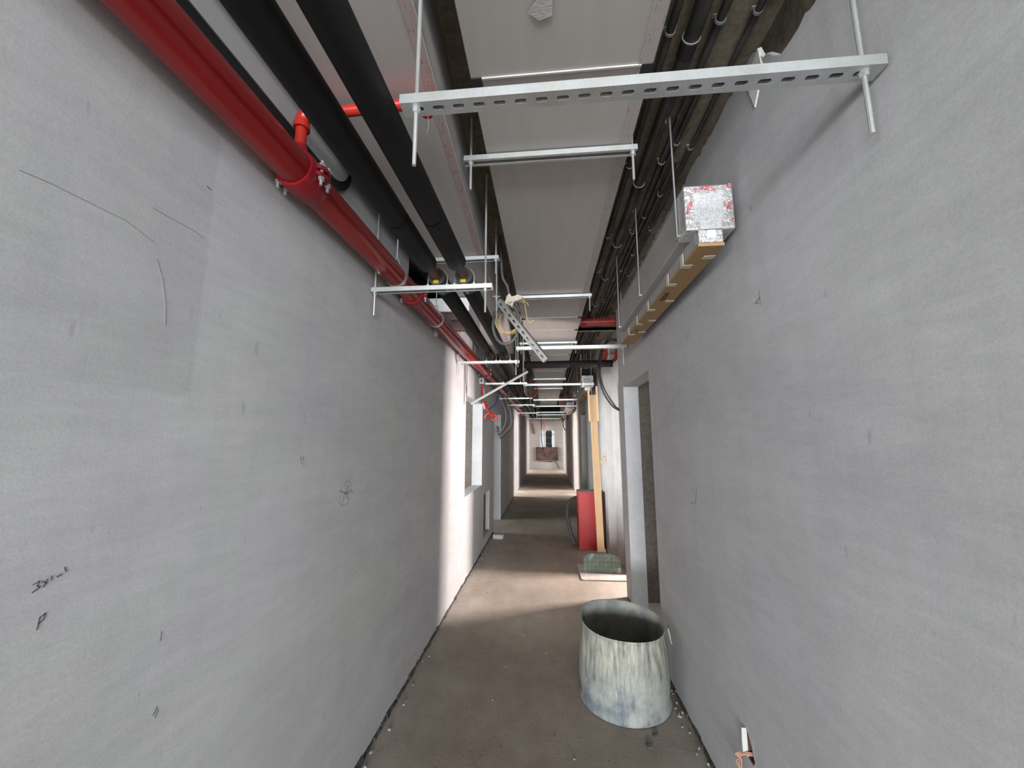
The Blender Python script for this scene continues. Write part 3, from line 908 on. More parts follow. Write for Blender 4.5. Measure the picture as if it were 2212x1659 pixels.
# ------------------------------------------------------------------ black conduits clipped to the slab on the right
CD = [(.428, .0135, -.6, 13.5, 'thin black conduit nearest the central duct'), (.500, .0265, -.6, 13.8, 'thick dusty black conduit clipped to the slab'),
      (.578, .0145, -.6, 13.0, 'thin black conduit right of the thick one'), (.612, .012, 1.3, 13.2, 'thin black conduit starting beyond the nearest strut'),
      (.646, .012, 1.75, 13.4, 'thin black conduit second from the right wall'), (.688, .011, -.6, 5.0, 'thin black conduit closest to the right wall')]
for x, r, a, b, l in CD:
    z = ZS - r - .006
    t = thing('cable_conduit', l, 'conduit', (x, max(a, 0), z - r), 'black conduits under the slab')
    pts, y = [], a
    rr = random.Random(int(x * 1000))
    while y < b:
        pts.append((x + rr.uniform(-.004, .004), y, z)); y += .45
    pts.append((x, b, z))
    MB().tube(smoothpath(pts, 4), r, 12).build('conduit_pipe', 'conduit', t, smooth=True)
    y = max(a, .2) + rr.uniform(.15, .5)
    while y < min(b, 6.5):
        if r > .02:
            MB().lathe([(r + .0005, -.03), (r + .003, -.03), (r + .003, .03), (r + .0005, .03)], (x, y, z), 14, 'y').build('coupling_sleeve', 'black_plastic', t, smooth=True)
            MB().lathe([(r + .0005, -.034), (r + .0045, -.034), (r + .0045, -.030), (r + .0005, -.030)], (x, y, z), 14, 'y').build('clip_ring', 'clip_plastic', t, smooth=True)
        else:
            MB().lathe([(r + .0005, -.004), (r + .003, -.004), (r + .003, .004), (r + .0005, .004)], (x, y, z), 12, 'y').box(x - r - .008, x + r + .008, y - .005, y + .005, ZS - .007, ZS - .001).build('saddle_clip', 'clip_plastic', t, smooth=True)
        y += rr.uniform(.5, .75)

# ------------------------------------------------------------------ foil-ended air plenums along the right wall
def copy_tree(o, parent=None):
    c = o.copy(); col.objects.link(c); c.parent = parent
    for ch in list(o.children): copy_tree(ch, c)
    return c
BX0, BX1, BZ0, BZ1, BY0, BY1 = .545, .728, 2.296, 2.482, 1.42, 2.86
NX0, NX1, NZ = .590, .680, 2.244
t = plenum = thing('air_plenum_box', 'big foil ended plenum box with cardboard underneath, nearest on right wall', 'duct box', (.636, BY0, NZ - .016), 'plenum boxes along the right wall')
MB().box(BX0 + .004, BX1 - .004, BY0 + .03, BY1, BZ0 + .004, BZ1 - .004).build('body', 'board_grey', t, bevel=.006)
MB().box(NX0 + .003, NX1 - .003, BY0 + .03, BY1 + .06, NZ, BZ0 + .005).build('neck', 'board_grey', t)
cap = MB().box(BX0, BX1, BY0, BY0 + .10, BZ0, BZ1).build('foil_cap', 'foil', t, bevel=.006)
MB().box(BX0 + .033, BX1 - .040, BY0 - .002, BY0, BZ0 + .030, BZ1 - .036).build('cloth_patch', 'cloth', cap)
MB().box(NX0 + .006, NX1 - .004, BY0 - .0018, BY0, BZ0 + .001, BZ0 + .03).build('cloth_strip', 'cloth', cap)
fn = MB().box(NX0, NX1, BY0 + .002, BY0 + .05, NZ + .001, BZ0).build('foil_neck', 'foil', t, bevel=.004)
MB().box(NX0 + .030, NX1 - .028, BY0 - .0005, BY0 + .002, NZ + .016, BZ0 - .003).build('white_square', 'foil_white', fn)
MB().box(NX0 + .002, NX0 + .022, BY0 - .0003, BY0 + .002, NZ + .036, BZ0 - .002).build('cream_tape', 'masking', fn)
pr = random.Random(5)
def glyphs(parent, x0, z0, ang, n, h, y=BY0 - .0012):
    """a run of small printed red strokes"""
    ca, sa = math.cos(R(ang)), math.sin(R(ang))
    mb = MB()
    for i in range(n):
        u = i * h * .85
        for (a, b) in pr.sample([((0, 0), (0, 1)), ((0, 1), (.6, 1)), ((.6, 0), (.6, 1)), ((0, 0), (.6, 0)), ((0, .5), (.6, .5)), ((0, 0), (.6, 1))], 3):
            p = Vector((u + a[0] * h, a[1] * h)); q = Vector((u + b[0] * h, b[1] * h)); d = (q - p).normalized(); nn = Vector((-d.y, d.x)) * h * .17
            quad = [p + nn, p - nn, q - nn, q + nn]
            pts = [(x0 + v.x * ca - v.y * sa, z0 + v.x * sa + v.y * ca) for v in quad]
            mb.add([(a_, y, b_) for a_, b_ in pts] + [(a_, BY0, b_) for a_, b_ in pts], [(0, 1, 2, 3), (0, 1, 5, 4), (1, 2, 6, 5), (2, 3, 7, 6), (3, 0, 4, 7)])
    mb.build('red_print', 'foil_red', parent)
glyphs(cap, .556, 2.360, 68, 7, .011)
glyphs(cap, .604, 2.466, -14, 7, .010)
glyphs(cap, .620, 2.474, -8, 6, .007)
glyphs(cap, .704, 2.464, 8, 2, .014)
glyphs(cap, .712, 2.372, 74, 4, .012)
glyphs(cap, .694, 2.388, 72, 3, .008)
glyphs(cap, .716, 2.322, 60, 2, .010)
MB().lathe([(.005, -.0012), (.008, -.0012), (.008, 0), (.005, 0)], (.585, BY0, 2.461), 14, 'y').build('red_ring_mark', 'foil_red', cap)
cb = MB().box(NX0 - .003, NX1 + .003, BY0 + .004, BY1 + .10, NZ - .014, NZ).build('cardboard_cover', 'cardboard', t)
for y, side in ((1.60, 1), (1.80, 1), (2.16, 1), (2.43, 1), (2.68, 1)):
    MB().box(NX0 - .005, NX0 - .002, y - .016, y + .016, NZ - .014, NZ + .038).box(NX0 - .005, NX0 + .035, y - .016, y + .016, NZ - .0155, NZ - .0138).build('tape_strip', 'masking', t)
for y in (1.52, 2.02, 2.36, 2.62):
    MB().box(NX1 - .04, NX1 + .0045, y - .014, y + .014, NZ - .0155, NZ - .0138).build('tape_strip', 'masking', t)
def box_print(parent, y0, n, h):
    mb = MB()
    for i in range(n):
        u = y0 + i * h * .9
        for (a, b) in pr.sample([((0, 0), (0, 1)), ((0, 1), (.6, 1)), ((.6, 0), (.6, 1)), ((0, .5), (.6, .5)), ((0, 0), (.6, 0))], 4):
            p = Vector((NX0 + .018 + (1 - a[1]) * h, u + a[0] * h)); q = Vector((NX0 + .018 + (1 - b[1]) * h, u + b[0] * h)); d = (q - p).normalized(); nn = Vector((-d.y, d.x)) * h * .13
            quad = [p + nn, p - nn, q - nn, q + nn]
            mb.add([(v.x, v.y, NZ - .0150) for v in quad] + [(v.x, v.y, NZ - .0139) for v in quad], [(0, 1, 2, 3), (0, 1, 5, 4), (1, 2, 6, 5), (2, 3, 7, 6), (3, 0, 4, 7)])
    mb.build('box_print', 'card_ink', parent)
box_print(cb, 1.90, 6, .02); box_print(cb, 2.40, 3, .016); box_print(cb, 2.55, 2, .016)
for y in (1.50, 2.14, 2.76):
    MB().tube([(BX0 - .006, y, BZ0 + .02), (BX0 - .006, y, ZS + .01)], .0035, 8).build('threaded_rod', 'rod', t, smooth=True)
    MB().box(BX0 - .012, BX0 + .004, y - .012, y + .012, BZ0 + .012, BZ0 + .020).build('rod_bracket', 'rod', t)
for y, l in ((5.93, 'foil ended plenum box above the timber prop'), (10.3, 'foil ended plenum box third along the right wall'), (14.2, 'foil ended plenum box farthest down the right wall')):
    c = copy_tree(plenum); c.location = Vector(plenum.location) + Vector((0, y - BY0, 0)); c['label'] = l

# ------------------------------------------------------------------ cable coil hanging between the ducts
CY = 2.45
def K(x, dy, z):      # layout of the coil round its own middle
    return (-.266 + .845 * (x + .315), CY + dy, 2.265 + .845 * (z - 2.405))
t = thing('cable_coil', 'hanging coil of grey cable and yellow wires bound with cream tape', 'cable', K(-.315, 0, 2.24))
MB().tube(smoothpath([(-.30, CY - .05, ZS), (-.295, CY - .04, 2.70), (-.285, CY - .03, 2.58), K(-.30, -.02, 2.70), K(-.283, 0, 2.60)], 6), .0095, 10).build('cable_tail', 'grey_cable', t, smooth=True)
loop = []
for k in range(34):
    a = R(115 + 300 * k / 33)
    loop.append(K(-.315 + .105 * math.cos(a), -.01 + .02 * math.sin(a * .5), 2.405 + .165 * math.sin(a)))
MB().tube(smoothpath([K(-.27, 0, 2.60)] + loop[3:] + [K(-.20, 0, 2.50), K(-.25, .01, 2.585)], 2), .0105, 10).build('cable_loop', 'grey_cable', t, smooth=True)
tape = [(-.325, 2.565), (-.275, 2.545), (-.262, 2.52), (-.25, 2.575), (-.185, 2.595), (-.178, 2.62), (-.22, 2.635), (-.265, 2.615), (-.28, 2.645), (-.30, 2.635)]
MB().add([K(x, -.028, z) for x, z in tape] + [K(x, .018, z) for x, z in tape],
         [tuple(range(10)), tuple(range(19, 9, -1))] + [(i, (i + 1) % 10, 10 + (i + 1) % 10, 10 + i) for i in range(10)]).build('tape_wrap', 'masking', t, bevel=.005)
wr_ = random.Random(11)
for i in range(6):
    cx, cz = -.30 + wr_.uniform(-.01, .015), 2.42 + wr_.uniform(-.012, .015)
    ra, rb = .085 + wr_.uniform(-.02, .02), .10 + wr_.uniform(-.02, .025)
    pts = [K(cx + ra * math.cos(R(140 + 275 * k / 24)), .010 * i - .005, cz + rb * math.sin(R(140 + 275 * k / 24))) for k in range(25)]
    MB().tube(smoothpath(pts, 3), .0017, 6).build('yellow_wire', 'wire_yellow', t, smooth=True)
for pts in ([(-.19, 0, 2.61), (-.165, -.02, 2.56), (-.155, -.02, 2.50), (-.145, -.02, 2.44), (-.125, -.02, 2.40), (-.105, -.02, 2.415), (-.085, -.02, 2.418)],
            [(-.19, 0, 2.61), (-.16, -.03, 2.575), (-.13, -.03, 2.535)], [(-.20, 0, 2.585), (-.18, -.02, 2.57), (-.165, -.02, 2.568)],
            [(-.30, -.03, 2.57), (-.275, -.05, 2.56), (-.262, -.04, 2.575)]):
    MB().tube(smoothpath([K(*p) for p in pts], 5), .0021, 6).build('yellow_wire', 'wire_yellow', t, smooth=True)

def loose_strut(label, p, q, up, w=.041, h=.041, rodpt=None):
    """a slotted U channel from p to q; `up` points out of its open side"""
    p, q, up = Vector(p), Vector(q), Vector(up).normalized()
    d = (q - p); L = d.length; d.normalize()
    up = (up - d * up.dot(d)).normalized(); sd = d.cross(up)
    t = thing('strut_channel', label, 'bracket', tuple((p + q) / 2))
    loc = MB(); channel_up(loc, 0, L, 0, 0, w, h)
    mb = MB(); mb.f = loc.f
    mb.v = [tuple(p + d * v[0] + sd * v[1] + up * v[2]) for v in loc.v]
    mb.build('channel', 'zinc_dull', t)
    return t
t = loose_strut('slotted strut hanging diagonally beside the cable coil', (-.314, 2.395, 2.405), (-.006, 2.37, 1.992), (.30, .92, .28))
MB().tube([(-.322, 2.385, 2.27), (-.322, 2.385, ZS)], .005, 8).build('threaded_rod', 'rod', t, smooth=True)
MB().hexnut((-.322, 2.385, 2.418), .0095, .012).box(-.345, -.299, 2.376, 2.394, 2.428, 2.433).build('nut', 'rod', t)
t = loose_strut('bright fallen strut slanting down in front of the window', (-.815, 4.05, 1.867), (-.203, 4.15, 2.229), (-.2, -.3, 1), h=.021)
MB().tube([(-.255, 4.15, 2.13), (-.255, 4.15, ZS)], .005, 8).build('threaded_rod', 'rod', t, smooth=True)

# ------------------------------------------------------------------ pipes and cables by the recess on the right
t = thing('red_cross_pipe', 'short dusty red pipe crossing under the slab at the recess', 'pipe', (.55, 4.12, 2.70))
MB().tube([(.356, 4.12, 2.775), (.42, 4.12, 2.775)], .043, 20).build('pipe_length', 'red_dusty', t, smooth=True)
MB().tube([(.428, 4.12, 2.775), (.884, 4.12, 2.775)], .043, 20).build('pipe_length', 'red_dusty', t, smooth=True)
MB().lathe([(.043, -.022), (.052, -.02), (.052, .02), (.043, .022)], (.424, 4.12, 2.775), 20, 'x').build('coupling', 'red_coupling', t, smooth=True)
solo(MB().box(.25, .80, 4.22, 4.26, 2.71, 2.745).box(.25, .80, 4.22, 4.225, 2.70, 2.745), 'steel_angle', 'slab', 'dust covered steel angle under the red cross pipe', 'bracket')
t = thing('insulated_pipe', 'black foam insulated pipe crossing the corridor above the timber prop', 'pipe', (.2, 4.5, 2.34))
for a, b in ((-.40, .28), (.282, .60), (.602, .78)):
    MB().lathe([(.03, a), (.040, a), (.043, a + .006), (.043, b - .006), (.040, b), (.03, b)], (0, 4.5, 2.383), 22, 'x', True, True).build('insulation_sleeve', 'foam', t, smooth=True)
for i, (x, z, l) in enumerate(((.665, 2.40, 'red valve elbow at the end of the black cross pipe, left one'), (.80, 2.42, 'red valve elbow at the end of the black cross pipe, right one'))):
    t = thing('valve', l, 'valve', (x, 4.52, z - .03), 'red valves by the recess')
    MB().tube(smoothpath([(x - .03, 4.50, z - .015), (x, 4.51, z), (x + .035, 4.52, z + .05), (x + .045, 4.53, z + .11), (x + .05, 4.54, z + .19)], 6), .022, 14).build('elbow', 'red_dusty', t, smooth=True)
    for (dx, dz) in ((-.012, .085), (.03, .15)):
        MB().tube([(x + dx + .03, 4.51, z + dz - .02), (x + dx - .01, 4.49, z + dz)], .007, 8).tube([(x + dx - .012, 4.46, z + dz), (x + dx - .012, 4.52, z + dz)], .007, 8).box(x + dx - .034, x + dx + .012, 4.475, 4.505, z + dz + .002, z + dz + .012).build('handle', 'red_dusty', t)
    MB().lathe([(.022, -.006), (.034, -.006), (.034, .006), (.022, .006)], (x + .044, 4.53, z + .10), 18).build('flange', 'red_dusty', t, smooth=True)
for i, dx in enumerate((0, .022)):
    pts = [(.88, 4.42, 2.60 + .02 * i), (.80, 4.44, 2.645 + .02 * i), (.72, 4.45, 2.63 + .02 * i), (.645 + dx, 4.44, 2.53), (.605 + dx, 4.43, 2.33), (.612 + dx, 4.43, 2.18), (.655 + dx, 4.42, 2.02 + .02 * i), (.735 + dx, 4.41, 1.885 + .015 * i), (.80, 4.40, 1.83 + .015 * i), (.884, 4.40, 1.80 + .018 * i)]
    solo(MB().tube(smoothpath(pts, 6), .010, 10), 'power_cable', 'black_plastic', ['black cable hanging in a bend into the recess wall, inner one', 'black cable hanging in a bend into the recess wall, outer one'][i], 'cable', smooth=True)
t = thing('duct_collar', 'dark insulated collar above the second foil box', 'duct', (.65, 5.95, 2.49))
MB().box(.57, .73, 5.99, 6.6, 2.486, 2.60).build('collar', 'foam', t, bevel=.01)
for x in (.60, .635):
    MB().tube([(x, 6.02, 2.57), (x, 6.02, ZS)], .004, 8).build('threaded_rod', 'rod', t, smooth=True)
MB().tube([(.635, 6.02, 2.60), (.635, 6.02, 2.66)], .011, 8).build('turnbuckle', 'rod', t, smooth=True)

# ------------------------------------------------------------------ timber prop, boards, cabinet
PY = 4.66
t = thing('timber_prop', 'tall pine prop with forked top standing before the recess', 'timber', (.60, PY, .012))
def lean(x, z): return x - .022 * z
def plank(name, mat, x0, x1, y0, y1, z0, z1, par):
    mb = MB()
    mb.add([(lean(x0, z0), y0, z0), (lean(x1, z0), y0, z0), (lean(x1, z0), y1, z0), (lean(x0, z0), y1, z0), (lean(x0, z1), y0, z1), (lean(x1, z1), y0, z1), (lean(x1, z1), y1, z1), (lean(x0, z1), y1, z1)],
           [(0, 3, 2, 1), (4, 5, 6, 7), (0, 1, 5, 4), (1, 2, 6, 5), (2, 3, 7, 6), (3, 0, 4, 7)])
    return mb.build(name, mat, par, bevel=.002)
plank('post', 'pine', .565, .645, PY, PY + .05, .016, 2.03, t)
plank('fork_batten', 'pine_pale', .547, .566, PY - .01, PY + .05, 1.71, 2.12, t)
plank('fork_batten', 'pine_pale', .644, .663, PY - .01, PY + .05, 1.71, 2.135, t)
MB().prism([(.66, .016), (.70, .016), (.645, .26), (.640, .20)], 'y', PY + .01, PY + .03).build('brace', 'pine_pale', t)
solo(MB().prism([(.388, .018), (.800, .018), (.800, .178), (.700, .222), (.458, .222), (.388, .178)], 'y', 4.570, 4.588), 'plywood_offcut', 'green_ply', 'green plywood offcut with clipped corners at the foot of the prop', 'board', bevel=.0015)
solo(MB().prism([(.345, 4.38), (.375, 4.36), (.868, 4.37), (.868, 4.86), (.335, 4.86)], 'z', .001, .015), 'floor_board', 'white_board', 'pale dusty board lying flat under the timber prop', 'board', bevel=.002)
t = thing('red_cabinet', 'narrow red metal cabinet standing behind the timber prop', 'cabinet', (.56, 5.62, 0))
MB().box(.415, .735, 5.50, 5.78, 0, .765).build('body', 'cabinet', t, bevel=.006)
MB().box(.43, .72, 5.495, 5.502, .03, .745).build('door', 'cabinet', t, bevel=.004)
MB().box(.418, .732, 5.503, 5.777, .765, .772).build('dusty_top', 'cab_top', t)
MB().tube([(.70, 5.49, .36), (.70, 5.485, .44)], .006, 8).build('handle', 'red_coupling', t, smooth=True)
hp = [(.37, 5.66, .03), (.335, 5.70, .12), (.30, 5.76, .26), (.275, 5.84, .42), (.30, 5.92, .54), (.38, 6.0, .60), (.47, 6.05, .58), (.55, 6.05, .30), (.56, 6.0, .03)]
solo(MB().tube(smoothpath(hp, 7), .028, 12), 'flexible_hose', 'grey_cable', 'dark grey flexible hose looped behind the red cabinet', 'hose', smooth=True)
solo(MB().tube(smoothpath([(.775, 5.30, 1.20), (.77, 5.31, 1.25), (.745, 5.32, 1.27), (.735, 5.31, 1.23), (.755, 5.30, 1.20), (.74, 5.30, 1.165), (.72, 5.31, 1.17), (.725, 5.31, 1.21), (.76, 5.30, 1.30), (.788, 5.30, 1.32)], 5), .006, 8), 'tape_tangle', 'wire_yellow', 'small tangle of yellow tape on the wall behind the prop', 'tape')

# ------------------------------------------------------------------ mortar bucket
BC = (.432, 2.525)
t = thing('mortar_bucket', 'cement stained mortar bucket on the floor by the right wall', 'bucket', (BC[0], BC[1], 0))
zf = lambda p, q, h: (.016 * q / .24 + .004 * math.sin(3 * math.atan2(q, p)) - .008 * p / .24) * max(0, (h - .2) / .2)
prof = [(.232, .0), (.258, .004), (.262, .018), (.260, .030), (.252, .040), (.252, .05), (.258, .12), (.256, .22), (.249, .32), (.240, .395), (.243, .412), (.246, .418), (.244, .424), (.238, .422)]
MB().lathe(prof, (BC[0], BC[1], 0), 56, 'z', True, zfun=zf).build('shell', 'bucket', t, smooth=True)
MB().lathe([(.238, .422), (.232, .40), (.240, .31), (.246, .21), (.244, .10), (.232, .04), (.20, .028), (.0005, .026)], (BC[0], BC[1], 0), 56, 'z', zfun=zf).build('inside', 'bucket_in', t, smooth=True)
MB().obox((BC[0] + .262, BC[1] - .06, .375), (.004, -.002, 0), (.006, .022, 0), (.008, 0, -.042)).build('torn_ear', 'bucket', t, bevel=.002)

# ------------------------------------------------------------------ rubble and crumbs on the floor
def lump(name, mat, c, s, label, cat, group=None, seed=1):
    bm = bmesh.new(); bmesh.ops.create_icosphere(bm, subdivisions=1, radius=1)
    r = random.Random(seed)
    mb = MB()
    vs = [(v.co.x * s[0] * r.uniform(.75, 1.1), v.co.y * s[1] * r.uniform(.75, 1.1), max(v.co.z, -.7) * s[2] * r.uniform(.85, 1.1)) for v in bm.verts]
    mz = min(v[2] for v in vs)
    mb.add([(c[0] + v[0], c[1] + v[1], v[2] - mz) for v in vs], [[v.index for v in f.verts] for f in bm.faces])
    bm.free()
    return solo(mb, name, mat, label, cat, group=group)
mb = MB().box(-.84, -.68, 5.95, 6.12, 0, .065)
o = solo(mb, 'rubble_block', 'rubble', 'pale broken block on the floor by the left wall', 'rubble', bevel=.015)
r = random.Random(21)
for i in range(26):
    y = r.uniform(1.9, 5.6) ** 1.0
    lump('plaster_crumb', 'crumb', (XL + r.uniform(.02, .06), y, 0), (r.uniform(.004, .012), r.uniform(.005, .016), r.uniform(.003, .008)), 'small pale plaster crumb at the foot of the left wall', 'debris', 'crumbs along the left wall', i)
for i in range(14):
    y = r.uniform(2.0, 2.75)
    lump('plaster_crumb', 'crumb', (XR - r.uniform(.02, .06), y, 0), (r.uniform(.004, .010), r.uniform(.005, .014), r.uniform(.003, .008)), 'small pale plaster crumb at the foot of the right wall', 'debris', 'crumbs along the right wall', 50 + i)
for i in range(22):
    lump('grit', 'crumb' if i % 3 else 'joint', (r.uniform(-.7, .6), r.uniform(2.0, 4.4), 0), (r.uniform(.003, .007), r.uniform(.003, .007), .003), 'tiny speck of grit scattered on the corridor floor', 'debris', 'grit on the corridor floor', 80 + i)
for i, (x, y, rad, l) in enumerate(((.535, 2.235, .016, 'curled black offcut ring on the floor in front of the bucket'), (.485, 2.165, .018, 'curled black offcut ring on the floor nearest the camera'))):
    solo(MB().tube([(x + rad * math.cos(R(a)), y + rad * 1.2 * math.sin(R(a)), .004) for a in range(20, 300, 14)], .003, 6), 'cable_offcut', 'grey_cable', l, 'debris')

_l = MB(); _bm = bmesh.new(); bmesh.ops.create_icosphere(_bm, subdivisions=2, radius=1); _r = random.Random(9)
_l.add([(XL + .004 + v.co.x * .018 * _r.uniform(.7, 1.2), 2.93 + v.co.y * .06 * _r.uniform(.8, 1.1), 2.36 + v.co.z * .05 * _r.uniform(.8, 1.15)) for v in _bm.verts], [[v.index for v in f.verts] for f in _bm.faces]); _bm.free()
_l.build('mortar_lump', 'rubble', wall_left)

# ------------------------------------------------------------------ socket hole with wires low on the right wall
t = thing('socket_box', 'broken socket slot with salmon wires low on the right wall', 'socket', (XR, 1.685, .30))
MB().box(.80, .812, 1.645, 1.72, .29, .405).build('box_back', 'black_plastic', t)
MB().box(XR + .004, .80, 1.7065, 1.7098, .301, .394).box(XR + .004, .80, 1.655, 1.710, .3005, .303).box(XR + .004, .80, 1.655, 1.710, .392, .3945).build('box_lining', 'cable_brown', t)
MB().prism([(1.709, .318), (1.715, .330), (1.716, .360), (1.712, .385), (1.706, .402), (1.708, .360)], 'x', XR - .016, XR + .003).build('bent_tab', 'white', t)
MB().prism([(1.655, .395), (1.655, .325), (1.672, .365), (1.692, .395)], 'x', XR - .0005, XR + .02).build('plaster_lip', 'plaster', t)
MB().prism([(1.655, .300), (1.668, .300), (1.655, .318)], 'x', XR - .0005, XR + .02).build('plaster_lip', 'plaster', t)
for i in range(3):
    d = .005 * i
    MB().tube(smoothpath([(XR + .02, 1.688, .318 + d), (XR - .012, 1.700 + d, .316), (XR - .028 - d, 1.712 + d, .300), (XR - .022, 1.715 + d, .285), (XR - .02 - d, 1.722 + d * 2, .262), (XR - .012, 1.735 + 2 * d, .235 - d)], 6), .0026, 6).build('salmon_wire', 'pink_wire', t, smooth=True)

# ------------------------------------------------------------------ cables hanging on the left wall by the window and door
for i, (y, pts) in enumerate(((3.98, [(0, 2.45), (.015, 2.30), (.05, 2.15), (.10, 2.03), (.13, 1.96)]), (4.10, [(0, 2.42), (.0, 2.25), (.01, 2.08), (.005, 1.97)]))):
    solo(MB().tube(smoothpath([(XL + .012, y + a, z) for a, z in pts], 5), .004, 6), 'thin_wire', 'cable_brown', ['thin brown wire above the window corner, nearer one', 'thin brown wire above the window corner, farther one'][i], 'cable')
t = thing('junction_box', 'small white junction box under the red pipe coupling', 'electrical box', (-.845, 4.95, 2.24))
MB().box(XL, -.83, 4.93, 5.0, 2.225, 2.305).build('case', 'white', t, bevel=.005)
MB().box(-.87, -.85, 4.927, 4.932, 2.245, 2.285).build('slot', 'clip', t)
for i, (m, l, pts) in enumerate((
    ('cable_red', 'red cable hanging from the white junction box', [(-.855, 4.97, 2.23), (-.86, 5.02, 2.10), (-.845, 5.08, 1.98), (-.80, 5.15, 1.88), (-.76, 5.2, 1.82), (-.72, 5.25, 1.80), (-.70, 5.25, 1.76)]),
    ('cable_red', 'loop of red cable below the slanting strut', [(-.83, 5.1, 2.0), (-.80, 5.16, 1.90), (-.74, 5.2, 1.85), (-.69, 5.22, 1.80), (-.71, 5.22, 1.75), (-.78, 5.2, 1.78), (-.84, 5.15, 1.77), (-.80, 5.12, 1.84), (-.73, 5.15, 1.81)]),
    ('cable_blue', 'dark blue cable hanging left of the doorway', [(-.72, 5.5, 2.12), (-.74, 5.45, 2.0), (-.80, 5.4, 1.94), (-.84, 5.38, 1.88), (-.80, 5.4, 1.83)]),
    ('masking', 'pale tape strip hanging from the red cable', [(-.86, 5.1, 2.18), (-.85, 5.1, 2.10), (-.86, 5.1, 2.0), (-.845, 5.12, 1.9)]))):
    solo(MB().tube(smoothpath(pts, 6), .011 if m == 'cable_red' else .009, 8), 'hanging_cable', m, l, 'cable', smooth=True)
for i in range(4):
    y = 6.45 + .12 * i; d = .03 * i
    pts = [(-.80 + d, y, 2.25), (-.76 + d, y, 2.12), (-.71 + d, y + .05, 1.98), (-.70 + d, y + .05, 1.82 - d), (-.76, y + .05, 1.66 - d), (-.84, y + .05, 1.60 - d), (-.87, y, 1.72)]
    solo(MB().tube(smoothpath(pts, 6), .008, 8), 'hanging_cable', ['cable_pale', 'grey_cable', 'cable_pale', 'grey_cable'][i], 'grey cable loop hanging in front of the left doorway, %s from the camera' % ORD[i], 'cable', group='cable loops at the left doorway', smooth=True)
c = [( -.27 + .11 * math.cos(R(a)), 6.7, 2.36 + .13 * math.sin(R(a))) for a in range(0, 360, 15)]
solo(MB().tube(c, .011, 8, closed=True), 'cable_ring', 'cable_red', 'red cable ring hanging under the duct edge', 'cable', smooth=True)
# loose black and grey cables between the ducts further on
for i in range(9):
    x = -.335 + .0115 * i; rr = random.Random(300 + i)
    pts = [(x, 5.2 + .1 * i, 2.72), (x + .01, 6.6, 2.62 - .02 * (i % 4)), (x - .02, 8.0, 2.55 + .03 * (i % 3)), (x + .01, 10.0, 2.50 + .02 * (i % 4)), (x, 12.5, 2.55), (x, 14.0, 2.6)]
    solo(MB().tube(smoothpath(pts, 6), .0048, 8), 'data_cable', ['black_plastic', 'grey_cable', 'conduit'][i % 3], 'cable in the bundle slung between the ducts, %s from the left' % ORD[i], 'cable', group='cable bundle between the ducts', smooth=True)
for i, (x, y, z0, z1, l) in enumerate(((.665, 8.22, 1.93, 2.80, 'yellow string hanging from the nearer tied strut'), (.655, 9.84, 1.80, 2.33, 'yellow string hanging from the farther tied strut'), (.536, 5.88, 2.33, 2.80, 'yellow string beside the second foil box'))):
    solo(MB().tube(smoothpath([(x, y - .03, z1), (x + .004, y - .03, (z0 + z1) / 2), (x - .004, y - .03, z0)], 5), .006, 6).lathe([(.02, -.012), (.028, 0), (.02, .012)], (x, y, 2.335), 10, 'x'), 'string', 'string', l, 'string')

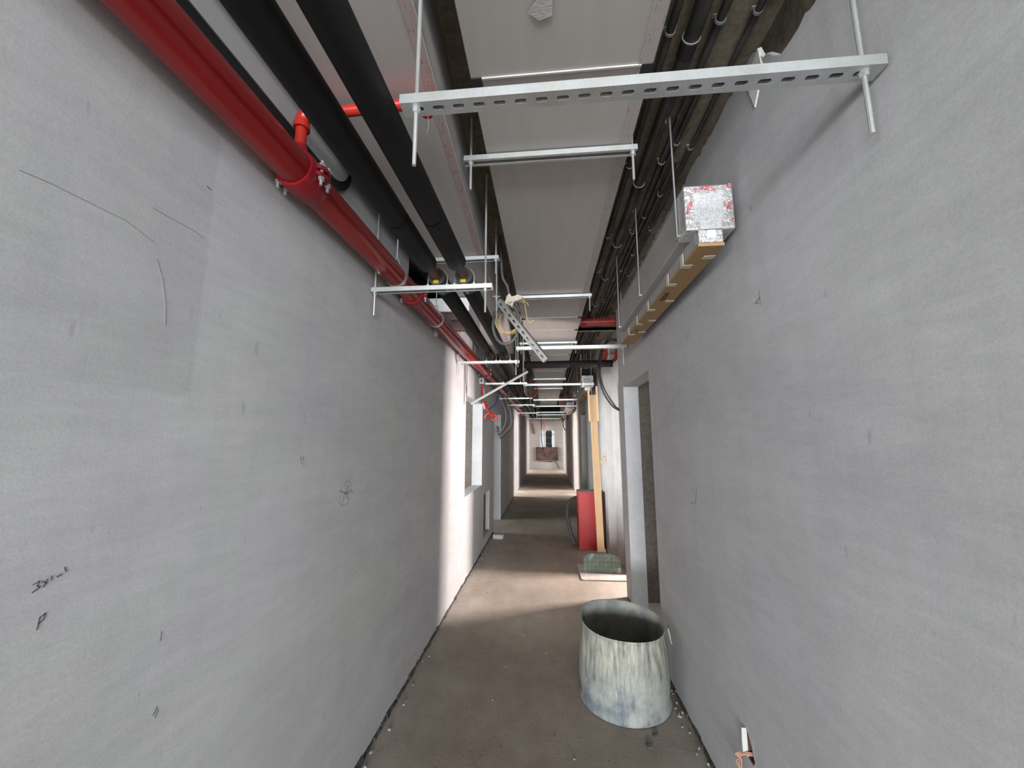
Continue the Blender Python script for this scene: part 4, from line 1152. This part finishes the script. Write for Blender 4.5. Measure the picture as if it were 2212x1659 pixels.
# ------------------------------------------------------------------ far end of the corridor
t = thing('cross_duct', 'black cross duct hanging under the slab near the far end', 'duct', (0, 14.6, 2.42))
MB().box(-.60, .50, 14.4, 14.9, 2.47, 2.72).build('duct_body', 'foam', t, bevel=.01)
MB().box(-.30, .10, 14.392, 14.40, 2.49, 2.505).build('bright_edge', 'zinc', t)
for x in (-.5, .42):
    MB().tube([(x, 14.6, 2.72), (x, 14.6, ZS - .002)], .006, 8).build('threaded_rod', 'rod', t, smooth=True)
solo(MB().box(.37, .78, 11.82, 11.92, 2.50, 2.80), 'red_duct_board', 'red_coupling', 'dark red board under the slab right of the central duct', 'board', bevel=.005)
t = thing('dark_block_column', 'column of dark grey blocks standing in the end window', 'blocks', (.085, Y1 + .03, WZ0))
z = WZ0 + .004; i = 0
while z < WZ1 - .05:
    h = .30
    MB().box(-.075 + .02 * (i == 5), .235 - .012 * (i % 2), Y1 + .002, Y1 + .056, z, min(z + h - .003, WZ1 - .045)).build('block', 'dark_block', t, bevel=.01)
    z += h; i += 1
t = thing('plywood_sheet', 'brown stained plywood sheet across the lower end window', 'board', (-.02, 19.3, .43))
MB().box(-.565, .520, 19.33, 19.35, .43, 1.09).build('sheet', 'ply_brown', t)
MB().box(-.36, .40, 19.352, 19.39, .40, .44).build('batten', 'pale_block', t)
solo(MB().tube(smoothpath([(-.24, 16.2, 2.85), (-.245, 16.2, 2.2), (-.24, 16.2, 1.7), (-.22, 16.3, 1.3), (-.15, 16.5, 1.0), (-.13, 16.5, .75)], 8), .016, 8), 'hanging_cable', 'black_plastic', 'black cable hanging in front of the end window', 'cable', smooth=True)
solo(MB().tube(smoothpath([(.65, 15.5, 2.5), (.65, 15.5, 2.2), (.66, 15.5, 2.0), (.70, 15.5, 1.88), (.75, 15.5, 1.82)], 8), .018, 8), 'hanging_cable', 'black_plastic', 'black cable bending into the far right wall', 'cable', smooth=True)
solo(MB().obox((-.70, 19.37, 2.01), (.037, 0, 0), (0, .02, 0), (.064, 0, -.265)), 'wooden_lath', 'brown_wood', 'brown wooden slat hanging left of the end window', 'timber')
for i, dx in enumerate((0, .05)):
    solo(MB().tube(smoothpath([(-.22 + dx, 19.22, 2.375), (-.24 + dx * 2, 19.22, 2.20), (-.19 + dx, 19.22, 1.98), (-.20 + dx, 19.22, 1.83)], 6), .010, 6), 'thin_wire', 'cable_red', ['red wire dangling above the end window, left one', 'red wire dangling above the end window, right one'][i], 'cable')
for i in range(6):
    x = -.78 + i * .26
    solo(MB().box(x, x + .235, 19.05, 19.12, 2.40 + .03 * (i % 2), 2.52 + .03 * (i % 2)), 'concrete_block', 'pale_block', 'pale block on the face of the end beam, %s from the left' % ORD[i], 'block', group='blocks above the end wall', bevel=.006)
solo(MB().tube(smoothpath([(.30, 19.36, .40), (.40, 19.37, .33), (.47, 19.38, .22), (.50, 19.38, .08)], 6), .018, 8), 'hanging_cable', 'cable_pale', 'pale cable curving down below the plywood sheet', 'cable', smooth=True)
